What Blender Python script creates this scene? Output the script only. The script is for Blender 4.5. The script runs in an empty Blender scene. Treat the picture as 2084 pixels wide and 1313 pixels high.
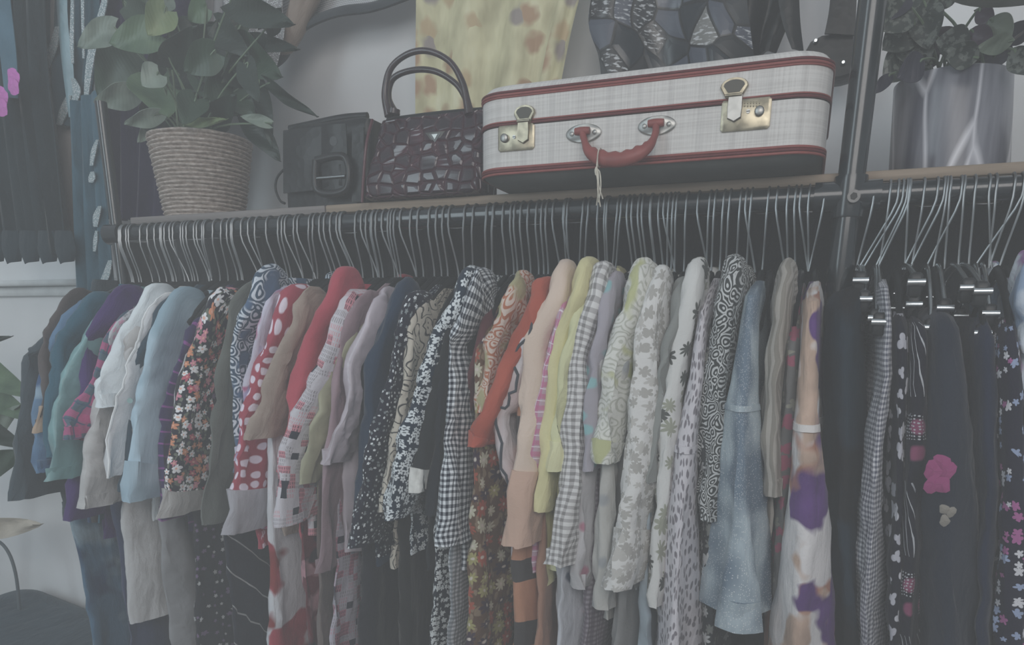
import bpy, bmesh, math, random
from mathutils import Vector, Matrix, noise
random.seed(7)
C = bpy.context.scene.collection
R_ = random.uniform
PI = math.pi

# ------------------------------------------------------------------ camera
F, PX, PY, CZ = 1464.0, 1042.0, 1057.0, 1.5
pit, yaw, rol = math.radians(15.0), math.radians(21.5), 0.0075
cp, sp, cy, sy = math.cos(pit), math.sin(pit), math.cos(yaw), math.sin(yaw)
FW = Vector((-sy*cp, cy*cp, -sp)); R0 = Vector((cy, sy, 0)); U0 = Vector((-sy*sp, cy*sp, cp))
RT = R0*math.cos(rol) + U0*math.sin(rol); UP = U0*math.cos(rol) - R0*math.sin(rol)
CAM = Vector((0, 0, CZ))
cam = bpy.data.cameras.new('camera'); camo = bpy.data.objects.new('camera', cam); C.objects.link(camo)
m = Matrix((RT, UP, -FW)).transposed().to_4x4(); m.translation = CAM; camo.matrix_world = m
cam.sensor_fit = 'HORIZONTAL'; cam.sensor_width = 36; cam.lens = F/2084*36
cam.shift_x = 0; cam.shift_y = (PY-656.5)/2084; cam.clip_start = 0.02
bpy.context.scene.camera = camo
def ray(x, y): return FW + RT*((x-PX)/F) - UP*((y-PY)/F)
def aty(x, y, Y): d = ray(x, y); return CAM + d*(Y/d.y)
def atx(x, y, X): d = ray(x, y); return CAM + d*(X/d.x)

# ------------------------------------------------------------------ world, lights, exposure
S = bpy.context.scene
S.view_settings.view_transform = 'Standard'; S.view_settings.look = 'None'
S.view_settings.gamma = 1; S.view_settings.use_curve_mapping = False
S.view_settings.exposure = 0.0
S.cycles.use_denoising = True
S.cycles.max_bounces = 6; S.cycles.diffuse_bounces = 3; S.cycles.glossy_bounces = 3; S.cycles.volume_bounces = 0
w = bpy.data.worlds.new('world'); S.world = w; w.use_nodes = True
w.node_tree.nodes['Background'].inputs[0].default_value = (.80, .90, 1.0, 1)
w.node_tree.nodes['Background'].inputs[1].default_value = 0.38
def area(name, loc, tgt, sx, sz, power, col):
    l = bpy.data.lights.new(name, 'AREA'); l.shape = 'RECTANGLE'; l.size = sx; l.size_y = sz; l.energy = power; l.color = col
    o = bpy.data.objects.new(name, l); C.objects.link(o); o.location = loc
    o.rotation_euler = (Vector(tgt)-Vector(loc)).to_track_quat('-Z', 'Y').to_euler(); return o
area('shop_window_light', (-2.5, -2.1, 2.55), (-0.8, 1.6, 2.2), 1.0, 2.9, 46, (.78, .93, 1.0))
area('shop_ceiling_light', (0.5, -1.5, 2.7), (-0.4, 1.6, 1.4), 2.0, 1.4, 60, (1.0, .96, .93))
HZ, KE = 0.068, 0.42

# ------------------------------------------------------------------ colour and material helpers
def s2l(v):
    v /= 255.0; return v/12.92 if v <= .04045 else ((v+.055)/1.055)**2.4
def O(r, g, b, k=1.0):      # colour as read in the photograph -> surface colour (haze and light level taken off)
    v = [max(.0, (s2l(c)-HZ)/KE*k) for c in (r, g, b)]; l_ = sum(v)/3
    return tuple(min(.9, max(.006, l_+(c-l_)*.68)) for c in v) + (1,)
class T:
    """small node-tree writer"""
    def __init__(s, name):
        s.m = bpy.data.materials.new(name); s.m.use_nodes = True; s.t = s.m.node_tree; s.n = s.t.nodes
        s.b = s.n['Principled BSDF']; s.co = s.n.new('ShaderNodeTexCoord'); s.uv = s.co.outputs['UV']; s.ob = s.co.outputs['Object']
    def put(s, sock, v):
        if hasattr(v, 'is_output'): s.t.links.new(v, sock)
        elif v is not None: sock.default_value = v
    def ma(s, op, a, b=None, c=None):
        n = s.n.new('ShaderNodeMath'); n.operation = op; s.put(n.inputs[0], a)
        if b is not None: s.put(n.inputs[1], b)
        if c is not None: s.put(n.inputs[2], c)
        return n.outputs[0]
    def vm(s, op, a, b=None, out=0):
        n = s.n.new('ShaderNodeVectorMath'); n.operation = op; s.put(n.inputs[0], a)
        if b is not None:
            if op == 'SCALE': s.put(n.inputs['Scale'], b)
            else: s.put(n.inputs[1], b)
        return n.outputs[out]
    def mix(s, f, a, b):
        n = s.n.new('ShaderNodeMix'); n.data_type = 'RGBA'; s.put(n.inputs[0], f); s.put(n.inputs[6], a); s.put(n.inputs[7], b); return n.outputs[2]
    def noise(s, v, sc, det=2, rough=.5, out=0):
        n = s.n.new('ShaderNodeTexNoise'); s.put(n.inputs['Vector'], v); n.inputs['Scale'].default_value = sc
        n.inputs['Detail'].default_value = det; n.inputs['Roughness'].default_value = rough; return n.outputs[out]
    def vor(s, v, sc, rnd=1, feat='F1'):
        n = s.n.new('ShaderNodeTexVoronoi'); n.voronoi_dimensions = '2D' if feat != '3' else '3D'
        n.feature = feat if feat in ('F1', 'F2', 'DISTANCE_TO_EDGE') else 'F1'
        s.put(n.inputs['Vector'], v); n.inputs['Scale'].default_value = sc; n.inputs['Randomness'].default_value = rnd; return n
    def ramp(s, f, stops, const=False):
        n = s.n.new('ShaderNodeValToRGB'); s.put(n.inputs[0], f); e = n.color_ramp.elements
        n.color_ramp.interpolation = 'CONSTANT' if const else 'LINEAR'
        while len(e) < len(stops): e.new(.5)
        for el, (p, c) in zip(e, stops): el.position = p; el.color = c if len(c) == 4 else c+(1,)
        return n.outputs[0]
    def sep(s, v):
        n = s.n.new('ShaderNodeSeparateXYZ'); s.put(n.inputs[0], v); return n.outputs
    def comb(s, x, y, z=0):
        n = s.n.new('ShaderNodeCombineXYZ'); s.put(n.inputs[0], x); s.put(n.inputs[1], y); s.put(n.inputs[2], z); return n.outputs[0]
    def warp(s, v, sc, amt):
        nz = s.noise(v, sc, 1, .5, 1); d = s.vm('SUBTRACT', nz, (.5, .5, .5)); return s.vm('ADD', v, s.vm('SCALE', d, amt))
    def step(s, a, thr, soft=.05):   # 1 where a < thr
        n = s.n.new('ShaderNodeMapRange'); s.put(n.inputs[0], a); n.inputs[1].default_value = thr-soft; n.inputs[2].default_value = thr+soft
        n.inputs[3].default_value = 1; n.inputs[4].default_value = 0; return n.outputs[0]
    def bump(s, h, strength=.3, dist=.002):
        n = s.n.new('ShaderNodeBump'); n.inputs['Strength'].default_value = strength; n.inputs['Distance'].default_value = dist
        s.put(n.inputs['Height'], h); s.put(s.b.inputs['Normal'], n.outputs[0])
    def done(s, col, rough=.85, metal=0, spec=.3, sheen=0):
        s.put(s.b.inputs['Base Color'], col); s.put(s.b.inputs['Roughness'], rough); s.put(s.b.inputs['Metallic'], metal)
        s.b.inputs['Specular IOR Level'].default_value = spec
        if sheen: s.b.inputs['Sheen Weight'].default_value = sheen
        return s.m
    def weave(s, sc=260, st=.25):
        h = s.ma('MULTIPLY_ADD', s.noise(s.uv, sc, 2), .06, s.noise(s.warp(s.vm('MULTIPLY', s.uv, (1, .35, 1)), 6, .05), 22, 3)); s.bump(h, .75, .014)
MM = {}
def cached(f):
    def g(*a, **k):
        key = (f.__name__, repr(a), repr(k))
        if key not in MM: MM[key] = f(*a, **k)
        return MM[key]
    return g
@cached
def plain(c, var=.16, sc=9, rough=.88, spec=.25):
    t = T('fabric'); d = tuple(x*(1-var) for x in c[:3])+(1,); l = tuple(min(.95, x*(1+var)+.004) for x in c[:3])+(1,)
    f = t.noise(t.uv, sc, 3); t.weave(); return t.done(t.ramp(f, [(.3, d), (.7, l)]), rough, 0, spec, .15)
@cached
def satin(c, rough=.4):
    t = T('satin'); f = t.noise(t.uv, 14, 3); d = tuple(x*.7 for x in c[:3])+(1,)
    t.bump(t.noise(t.uv, 16, 3), .6, .01); return t.done(t.ramp(f, [(.3, d), (.7, c)]), rough, 0, .6, .1)
@cached
def denim(c, dark=None, glit=0):
    t = T('denim'); d = dark or tuple(x*.6 for x in c[:3])+(1,)
    sv = t.vm('MULTIPLY', t.uv, (1, .25, 1)); f = t.noise(sv, 120, 3); big = t.noise(t.uv, 6, 2)
    col = t.mix(t.ma('MULTIPLY', f, .55), t.ramp(big, [(.44, d), (.54, c)]), d)
    if glit:
        g = t.vor(t.uv, 300, 1); col = t.mix(t.ma('MULTIPLY', t.ma('MULTIPLY', t.step(g.outputs['Distance'], .24, .05), t.ma('GREATER_THAN', t.sep(g.outputs['Color'])[0], .72)), .8), col, (.8, .8, .8, 1))
    t.bump(f, .5, .002); return t.done(col, .85, 0, .25)
@cached
def gingham(c1, c2, s=.012, ratio=.5, mid=None):
    t = T('gingham'); x, y, z = t.sep(t.uv)
    a = t.ma('LESS_THAN', t.ma('FRACT', t.ma('DIVIDE', x, s)), ratio); b = t.ma('LESS_THAN', t.ma('FRACT', t.ma('DIVIDE', y, s)), ratio)
    f = t.ma('MULTIPLY', t.ma('ADD', a, b), .5); md = mid or tuple((p+q)/2*.8 for p, q in zip(c1, c2))
    t.weave(); return t.done(t.ramp(f, [(0, c1), (.4, md), (.9, c2)], True), .85, 0, .2, .1)
@cached
def dots(bg, fg, s=.03, r=.3, rnd=.25):
    t = T('dotted_fabric'); v = t.vor(t.uv, 1/s, rnd); t.weave()
    b = t.ramp(t.noise(t.uv, 8, 2), [(.3, tuple(x*.8 for x in bg[:3])+(1,)), (.7, bg)])
    return t.done(t.mix(t.step(v.outputs['Distance'], r, .04), b, fg), .8, 0, .25, .1)
@cached
def blooms(bg, cols, s=.03, r=.42, petals=5, rnd=.9, centre=None, leaf=None, wob=.25):
    """petalled flowers, one in each cell"""
    t = T('floral_fabric'); p = t.vm('SCALE', t.uv, 1/s); p = t.warp(p, .8, wob)
    v = t.vor(p, 1, rnd); d = t.vm('SUBTRACT', p, v.outputs['Position']); x, y, z = t.sep(d)
    ang = t.ma('ARCTAN2', y, x); rr = t.vm('LENGTH', t.comb(x, y), None, 1)
    cr, cg, cb = t.sep(v.outputs['Color'])
    lim = t.ma('MULTIPLY_ADD', t.ma('ABSOLUTE', t.ma('COSINE', t.ma('MULTIPLY_ADD', ang, petals/2, t.ma('MULTIPLY', cb, 6)))), r*.55, r*.45)
    lim = t.ma('MULTIPLY', lim, t.ma('MULTIPLY_ADD', cg, .6, .6)); mask = t.step(t.ma('SUBTRACT', rr, lim), 0, .02)
    base = bg
    if leaf:
        v2 = t.vor(t.vm('MULTIPLY', t.warp(t.vm('ADD', p, (3.3, 1.7, 0)), 1.5, .6), (2.2, 1.3, 1)), 1, 1)
        base = t.mix(t.step(v2.outputs['Distance'], .3, .04), bg, leaf)
    n = len(cols); pc = t.ramp(cr, [(i/n, c) for i, c in enumerate(cols)], True) if n > 1 else cols[0]
    col = t.mix(mask, base, pc)
    if centre: col = t.mix(t.step(rr, r*.2, .03), col, centre)
    t.weave(); return t.done(col, .82, 0, .25, .1)
@cached
def blotch(cols, sc=7, wob=.3, stretch=(1, 1, 1), det=2):
    """large irregular printed patches"""
    t = T('printed_fabric'); p = t.warp(t.vm('MULTIPLY', t.uv, stretch), sc*2, wob/sc)
    f = t.noise(p, sc, det, .5); n = len(cols); t.weave()
    return t.done(t.ramp(f, [(0 if i == 0 else .32+.36*(i-1)/max(1, n-2)*.98, c) for i, c in enumerate(cols)], True), .82, 0, .25, .1)
@cached
def splash(bg, cols, sc=8, thr=.56, stretch=(1, 1, 1), soft=.02):
    """separate soft-edged patches of each colour over a ground"""
    t = T('watercolour_print'); p = t.warp(t.vm('MULTIPLY', t.uv, stretch), sc*3, .25/sc); col = t.ramp(t.noise(p, sc*1.5, 2), [(.35, tuple(v*.86 for v in bg[:3])+(1,)), (.6, bg)])
    for i, c in enumerate(cols):
        n = t.noise(t.vm('ADD', p, (3.7*i+1, 2.1*i, 1.3*i)), sc, 2, .45); sh = t.ramp(t.noise(p, sc*2.2, 2), [(.35, tuple(v*.7 for v in c[:3])+(1,)), (.65, c)])
        col = t.mix(t.ma('SUBTRACT', 1, t.step(n, thr, soft)), col, sh)
    t.weave(); return t.done(col, .82, 0, .25, .1)
@cached
def feathers(bg, fg, pink):
    """fans of fine curved strokes and fields of tiny dots"""
    t = T('feather_print'); x, y, z = t.sep(t.uv); fy = t.ma('SUBTRACT', t.ma('FRACT', t.ma('DIVIDE', y, .26)), .5)
    fx = t.ma('SUBTRACT', t.ma('FRACT', t.ma('DIVIDE', x, .13)), .5); q = t.comb(t.ma('ADD', t.ma('MULTIPLY', fx, 1.6), .9), t.ma('MULTIPLY', fy, 1.2))
    r = t.vm('LENGTH', q, None, 1); ln = t.ma('LESS_THAN', t.ma('FRACT', t.ma('MULTIPLY', t.ma('ADD', r, t.ma('MULTIPLY', fy, .55)), 9)), .14)
    win = t.ma('MULTIPLY', t.ma('LESS_THAN', t.ma('ABSOLUTE', fy), .24), t.ma('LESS_THAN', t.ma('ABSOLUTE', fx), .34))
    d = t.ma('MULTIPLY', t.step(t.vor(t.uv, 190, .35).outputs['Distance'], .25, .04), t.ma('GREATER_THAN', t.ma('ABSOLUTE', fy), .34))
    d = t.ma('MULTIPLY', d, t.ma('LESS_THAN', t.ma('ABSOLUTE', t.ma('ADD', fx, t.ma('MULTIPLY', fy, .4))), .22))
    pk = t.step(t.vm('LENGTH', t.comb(t.ma('SUBTRACT', t.ma('ABSOLUTE', fx), .32), t.ma('MULTIPLY', t.ma('SUBTRACT', t.ma('ABSOLUTE', fy), .42), 2.2)), None, 1), .1, .02)
    col = t.mix(t.ma('MULTIPLY', ln, win), t.mix(pk, bg, pink), fg); t.weave(); return t.done(t.mix(d, col, fg), .82, 0, .25, .1)
@cached
def lines(c1, c2, s=.02, r=.5, ang=0, wob=0, third=None):
    t = T('striped_fabric'); p = t.warp(t.uv, 9, wob) if wob else t.uv; x, y, z = t.sep(p)
    q = t.ma('ADD', t.ma('MULTIPLY', x, math.cos(ang)), t.ma('MULTIPLY', y, math.sin(ang)))
    f = t.ma('FRACT', t.ma('DIVIDE', q, s)); st = [(0, c1), (r, c2)]
    if third: st.append((r+(1-r)/2, third))
    t.weave(); return t.done(t.ramp(f, st, True), .82, 0, .25, .1)
@cached
def plaid(bg, a, b, s=.05):
    t = T('plaid_fabric'); x, y, z = t.sep(t.uv)
    def band(q, off, wd, sc=1): return t.ma('LESS_THAN', t.ma('FRACT', t.ma('ADD', t.ma('DIVIDE', q, s*sc), off)), wd)
    col = t.mix(t.ma('MULTIPLY', band(x, 0, .4), .7), bg, a); col = t.mix(t.ma('MULTIPLY', band(y, .1, .42), .7), col, a)
    col = t.mix(t.ma('MULTIPLY', band(y, .3, .08), .9), col, b); col = t.mix(t.ma('MULTIPLY', band(x, .6, .08), .9), col, b)
    t.weave(); return t.done(col, .85, 0, .2, .1)
@cached
def leopard(bg, sp_, s=.018):
    t = T('spotted_fabric'); p = t.warp(t.vm('MULTIPLY', t.uv, (1, .6, 1)), 50, .012); v = t.vor(p, 1/s, .9)
    t.weave(); return t.done(t.mix(t.step(v.outputs['Distance'], .30, .05), bg, sp_), .8, 0, .3, .1)
@cached
def swirl(bg, fg, s=.03, w_=.45, extra=None):
    """paisley and curled line work"""
    t = T('paisley_fabric'); p = t.warp(t.uv, 26, .03); v = t.vor(p, 1/s, 1)
    f = t.ma('FRACT', t.ma('MULTIPLY', v.outputs['Distance'], 3.2)); col = t.mix(t.step(f, w_, .06), bg, fg)
    if extra: col = t.mix(t.step(t.noise(t.uv, 18, 1), .42, .03), col, extra)
    t.weave(); return t.done(col, .82, 0, .25, .1)
@cached
def blocks(bg, a, b):
    """small printed squares and ticks"""
    t = T('block_print_fabric'); x, y, z = t.sep(t.uv); s = .017
    cx_ = t.ma('FLOOR', t.ma('DIVIDE', x, s)); cy_ = t.ma('FLOOR', t.ma('DIVIDE', y, s))
    n = t.n.new('ShaderNodeTexWhiteNoise'); n.noise_dimensions = '2D'; t.put(n.inputs['Vector'], t.comb(cx_, cy_)); r = n.outputs[0]
    tick = t.ma('MULTIPLY', t.ma('LESS_THAN', t.ma('FRACT', t.ma('DIVIDE', x, .0042)), .45), t.ma('LESS_THAN', t.ma('FRACT', t.ma('DIVIDE', y, .0085)), .72))
    base = t.ramp(r, [(0, b), (.10, a), (.30, bg), (.99, bg)], True)
    tc = t.ramp(r, [(0, b), (.3, (.25, .22, .24, 1)), (.55, a), (.7, bg)], True)
    t.weave(); return t.done(t.mix(t.ma('MULTIPLY', tick, .75), base, tc), .82, 0, .25, .1)
@cached
def glitter(c, hi=(.8, .85, .85, 1), dens=.3, sc=300):
    t = T('sequin_fabric'); v = t.vor(t.uv, sc, 1); f = t.step(v.outputs['Distance'], dens, .1); cr, cg, cb = t.sep(v.outputs['Color'])
    f = t.ma('MULTIPLY', f, t.ma('GREATER_THAN', cr, .35)); t.bump(v.outputs['Distance'], .8, .002)
    return t.done(t.mix(f, c, hi), t.ma('MULTIPLY_ADD', f, -.35, .7), t.ma('MULTIPLY', f, .5), .5)
@cached
def metal(c, rough=.3, wear=0):
    t = T('metal'); col = t.ramp(t.noise(t.ob, 60, 3), [(.35, tuple(x*(1-wear) for x in c[:3])+(1,)), (.6, c)])
    return t.done(col, rough, 1, .5)
@cached
def paint(c, rough=.5, spec=.5, var=.08, sc=20, name='painted_surface'):
    t = T(name); col = t.ramp(t.noise(t.ob, sc, 3), [(.3, tuple(x*(1-var) for x in c[:3])+(1,)), (.7, tuple(min(1, x*(1+var)) for x in c[:3])+(1,))])
    return t.done(col, rough, 0, spec)

# ------------------------------------------------------------------ mesh helpers
def link(name, me, mat, parent=None, smooth=True):
    if smooth:
        for p in me.polygons: p.use_smooth = True
        me.set_sharp_from_angle(angle=math.radians(50))
    o = bpy.data.objects.new(name, me); C.objects.link(o)
    for mm in (mat if isinstance(mat, (list, tuple)) else [mat]): me.materials.append(mm)
    if parent is not None: o.parent = parent; o.matrix_parent_inverse = Matrix.Translation(-Vector(parent.location)) if parent.rotation_euler.x == 0 and parent.rotation_euler.y == 0 and parent.rotation_euler.z == 0 else parent.matrix_basis.inverted()
    return o
def tag(o, label=None, cat=None, group=None, kind=None):
    if label: o['label'] = label
    if cat: o['category'] = cat
    if group: o['group'] = group
    if kind: o['kind'] = kind
    return o
def thing(name, label, cat, loc=(0, 0, 0), group=None):
    o = bpy.data.objects.new(name, None); C.objects.link(o); o.location = loc; o.empty_display_size = .05
    return tag(o, label, cat, group)
def rings(rs, cap0=True, cap1=True, closed=True, uvo=(0, 0)):
    """loft of rings (lists of Vectors, same count); UV in metres"""
    n = len(rs[0]); vs = [tuple(p) for r in rs for p in r]; fs = []; us = []
    k = max(range(len(rs)), key=lambda i: sum((rs[i][j]-rs[i][j-1]).length for j in range(n)))
    u = [0.0]
    for j in range(1, n+1): u.append(u[-1]+(rs[k][j % n]-rs[k][j-1]).length)
    vv = [0.0]
    for i in range(1, len(rs)): vv.append(vv[-1]+(sum(((rs[i][j]-rs[i-1][j]).length for j in (0, n//4, n//2, 3*n//4)))/4))
    mlen = n if closed else n-1
    for i in range(len(rs)-1):
        for j in range(mlen):
            a, b = i*n+j, i*n+(j+1) % n; fs.append((a, b, b+n, a+n))
            us.append([(u[j], -vv[i]), (u[j+1], -vv[i]), (u[j+1], -vv[i+1]), (u[j], -vv[i+1])])
    if cap0 and closed: fs.append(tuple(range(n-1, -1, -1))); us.append([(p.x, p.y) for p in reversed(rs[0])])
    if cap1 and closed: fs.append(tuple(range((len(rs)-1)*n, len(rs)*n))); us.append([(p.x, p.y) for p in rs[-1]])
    me = bpy.data.meshes.new('m'); me.from_pydata(vs, [], fs); me.update()
    l = me.uv_layers.new(name='UVMap'); d = l.data; q = 0
    for poly in us:
        for a, b in poly: d[q].uv = (a+uvo[0], b+uvo[1]); q += 1
    bm = bmesh.new(); bm.from_mesh(me); bmesh.ops.recalc_face_normals(bm, faces=bm.faces) if closed else None; bm.to_mesh(me); bm.free()
    return me
def crom(pts, n):
    """smooth resample of a list of tuples/Vectors to n points"""
    P = [Vector(p) for p in pts]
    if len(P) == 1: return P*n
    out = []
    for i in range(n):
        t = i/(n-1)*(len(P)-1); k = min(int(t), len(P)-2); f = t-k
        p0, p1, p2, p3 = P[max(k-1, 0)], P[k], P[k+1], P[min(k+2, len(P)-1)]
        out.append(.5*((2*p1)+(p2-p0)*f+(2*p0-5*p1+4*p2-p3)*f*f+(3*p1-p0-3*p2+p3)*f**3))
    return out
def lerpl(l, t):
    if not isinstance(l, (list, tuple)): return l
    x = t*(len(l)-1); k = min(int(x), len(l)-2); return l[k]+(l[k+1]-l[k])*(x-k)
def tube(pts, r, n=8, sm=0, rb=None, up=None):
    P = crom(pts, sm) if sm else [Vector(p) for p in pts]; rs = []; nrm = None
    for i, p in enumerate(P):
        d = (P[min(i+1, len(P)-1)]-P[max(i-1, 0)]).normalized()
        if nrm is None: nrm = Vector(up) if up else d.orthogonal()
        nrm = (nrm-d*nrm.dot(d)).normalized(); b = d.cross(nrm); t = i/(len(P)-1)
        ra = lerpl(r, t); r2 = lerpl(rb, t) if rb is not None else ra
        rs.append([p+nrm*math.cos(a)*ra+b*math.sin(a)*r2 for a in (2*PI*j/n for j in range(n))])
    return rings(rs)
def rrect(cx, cy_, hx, hy, r, z, k=6):
    o = []
    for sx, sy_, a0 in ((1, 1, 0), (-1, 1, 90), (-1, -1, 180), (1, -1, 270)):
        for i in range(k+1):
            a = math.radians(a0+90*i/k); o.append(Vector((cx+sx*(hx-r)+r*math.cos(a), cy_+sy_*(hy-r)+r*math.sin(a), z)))
    return o
def box(x0, x1, y0, y1, z0, z1, r=.003):
    b = min(r, (z1-z0)*.45); cx, cy_, hx, hy = (x0+x1)/2, (y0+y1)/2, (x1-x0)/2, (y1-y0)/2; rr = min(max(r, .0005), hx*.9, hy*.9)
    k = [rrect(cx, cy_, hx-b, hy-b, max(rr-b, .0003), z0, 3), rrect(cx, cy_, hx, hy, rr, z0+b, 3), rrect(cx, cy_, hx, hy, rr, z1-b, 3), rrect(cx, cy_, hx-b, hy-b, max(rr-b, .0003), z1, 3)]
    return rings(k)
def lathe(prof, c, n=32):
    return rings([[Vector((c[0]+r*math.cos(2*PI*j/n), c[1]+r*math.sin(2*PI*j/n), z)) for j in range(n)] for r, z in prof])
def prism(poly, y0, y1, bev=.0):
    """polygon of (x, z) extruded along y, front at y0"""
    cx = sum(p[0] for p in poly)/len(poly); cz = sum(p[1] for p in poly)/len(poly)
    def ring(y, s): return [Vector((cx+(x-cx)*s, y, cz+(z-cz)*s)) for x, z in poly]
    rs = [ring(y1, 1), ring(y0+bev, 1), ring(y0, .93 if bev else 1)]; return rings(rs)
def sheet(P, th=.003, uvs=1.0):
    """a cloth sheet from a grid of points P[i][j] with real thickness"""
    a, b = len(P), len(P[0]); me = bpy.data.meshes.new('m'); vs = [tuple(p) for r in P for p in r]; fs = []; us = []
    U = [[0]*b for _ in P]; V = [[0]*b for _ in P]
    for i in range(a):
        for j in range(b):
            if j: U[i][j] = U[i][j-1]+(P[a//2][j]-P[a//2][j-1]).length
            if i: V[i][j] = V[i-1][j]+(P[i][b//2]-P[i-1][b//2]).length
    for i in range(a-1):
        for j in range(b-1):
            fs.append((i*b+j, i*b+j+1, (i+1)*b+j+1, (i+1)*b+j))
            us += [(U[i][j], -V[i][j]), (U[i][j+1], -V[i][j+1]), (U[i+1][j+1], -V[i+1][j+1]), (U[i+1][j], -V[i+1][j])]
    me.from_pydata(vs, [], fs); me.update(); l = me.uv_layers.new(name='UVMap')
    for q, uv in enumerate(us): l.data[q].uv = uv
    bm = bmesh.new(); bm.from_mesh(me); bmesh.ops.solidify(bm, geom=bm.faces[:], thickness=th); bm.to_mesh(me); bm.free(); return me

# ------------------------------------------------------------------ common materials
WIRE = metal((.36, .38, .39, 1), .42)
CHROME = metal((.72, .76, .78, 1), .25); BRASS = metal((.48, .43, .32, 1), .38, .4); NICKEL = metal((.46, .46, .44, 1), .42, .25)
BLACKP = paint((.012, .014, .016, 1), .38, .5, .2, name='black_plastic'); PIPE = paint((.010, .016, .020, 1), .22, .5, .25, name='black_enamelled_steel'); PIPE.node_tree.nodes['Principled BSDF'].inputs['Coat Weight'].default_value = .45; PIPE.node_tree.nodes['Principled BSDF'].inputs['Coat Roughness'].default_value = .1
def wood(c, name='wood'):
    t = T(name); p = t.vm('MULTIPLY', t.ob, (1.2, 9, 22)); f = t.noise(p, 3, 5, .6); g = t.noise(t.ob, 1.2, 2)
    d = tuple(x*.55 for x in c[:3])+(1,); col = t.mix(t.ma('MULTIPLY', g, .4), t.ramp(f, [(.3, d), (.7, c)]), d); t.bump(f, .3, .002); return t.done(col, .7, 0, .3)
def black_leather(c=(.007, .008, .009, 1), sc=60, rough=.38):
    t = T('leather'); v = t.vor(t.ob, sc, 1, '3'); t.bump(v.outputs['Distance'], .35, .002)
    col = t.ramp(t.noise(t.ob, 18, 3), [(.35, c), (.75, tuple(x*1.8 for x in c[:3])+(1,))]); return t.done(col, rough, 0, .3)
LEATHER = black_leather()

# ------------------------------------------------------------------ the setting
YR, ZR, RR = 1.50, 1.727, .0195        # clothes rail centre line and radius
YW = 1.97
t = T('plaster'); p = t.noise(t.ob, 2.2, 4); q = t.noise(t.ob, 40, 3); t.bump(q, .15, .003)
PLASTER = t.done(t.ramp(p, [(.3, (.72, .73, .73, 1)), (.7, (.86, .86, .87, 1))]), .8, 0, .3)
tag(link('wall_back', box(-4.6, 2.0, YW, YW+.12, 0, 3.3, .001), PLASTER, smooth=False), kind='structure')
tag(link('wall_left', box(-4.72, -4.6, -2.6, YW+.12, 0, 3.3, .001), PLASTER, smooth=False), kind='structure')
t = T('floorboards'); f = t.noise(t.vm('MULTIPLY', t.ob, (1, 8, 1)), 3, 4)
tag(link('floor', box(-4.6, 2.0, -2.6, YW, -.05, 0, .001), t.done(t.ramp(f, [(.3, (.05, .035, .025, 1)), (.7, (.10, .075, .055, 1))]), .5), smooth=False), kind='structure')
zt = aty(60, 570, YW-.05).z
tr = tag(link('trim_1', box(-4.58, -1.9, YW-.05, YW, zt-.02, zt, .004), paint((.7, .72, .72, 1), .5)), kind='structure')
tag(link('trim_2', box(-4.58, -1.9, YW-.018, YW, zt-.055, zt-.02, .004), paint((.7, .72, .72, 1), .5)), kind='structure')
# thin haze volume added in front of the rack to lift the blacks
hz = bpy.data.materials.new('haze'); hz.use_nodes = True; nn = hz.node_tree; nn.nodes.clear()
vo = nn.nodes.new('ShaderNodeVolumeScatter'); vo.inputs['Density'].default_value = HAZE_D = .212; vo.inputs['Color'].default_value = (1, 1, 1, 1)
oo = nn.nodes.new('ShaderNodeOutputMaterial'); nn.links.new(vo.outputs[0], oo.inputs['Volume'])
hb = tag(link('haze', box(-1.2, 1.6, -2.2, 1.16, .02, 3.2, .001), hz, smooth=False), 'thin pale haze added to lift the blacks in the aisle in front of the clothes rack', 'haze', kind='stuff')

# ------------------------------------------------------------------ clothes rack
rack = thing('clothes_rack', 'black steel pipe clothes rack carrying the shelf and all the hangers', 'clothes rack', (0.045, YR, 0))
XP, XL = .046, -1.715
def cyl(p, q, r, n=20): return tube([p, q], r, n)
link('rail', cyl((XL-.01, YR, ZR), (.75, YR, ZR), RR), PIPE, rack)
link('post', cyl((XP, YR, 0), (XP, YR, 2.75), .0225, 28), PIPE, rack)
link('post', cyl((XL, YR, 0), (XL, YR, 2.04), .0145, 24), PIPE, rack)
fit = link('pipe_fitting', cyl((XP-.058, YR, ZR), (XP+.05, YR, ZR), .0255, 28), PIPE, rack)
link('pipe_collar', lathe([(.0235, ZR-.036), (.0275, ZR-.036), (.0285, ZR-.030), (.0285, ZR+.026), (.0275, ZR+.032), (.0235, ZR+.032)], (XP, YR), 28), PIPE, rack)
sc_ = link('set_screw', tube([(XP+.006, YR-.02, ZR-.006), (XP+.006, YR-.040, ZR-.006)], .0105, 20), PIPE, fit)
link('screw_socket', tube([(XP+.006, YR-.0395, ZR-.006), (XP+.006, YR-.042, ZR-.006)], .006, 6), paint((.004, .004, .004, 1), .5), fit)
link('pipe_flange', cyl((XL-.03, YR, ZR), (XL+.02, YR, ZR), .026, 24), PIPE, rack)

# ------------------------------------------------------------------ shelf boards
ZS0 = ZR+RR+.006; ZS = ZS0+.018
WG, WT = wood(O(128, 122, 120), 'grey_board'), wood(O(140, 126, 112), 'tan_board')
xj = aty(650, 435, YR).x
def board(x0, x1, mat, lab):
    me = box(x0, x1, YR+.0235, YW-.12, ZS0, ZS, .002); return tag(link('shelf_board', me, mat), lab, 'shelf board')
board(-1.69, xj-.0015, WG, 'greyish wooden shelf board under the woven plant basket')
board(xj+.0015, .75, WT, 'tan wooden shelf board under the suitcase and the marbled pot')

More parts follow.
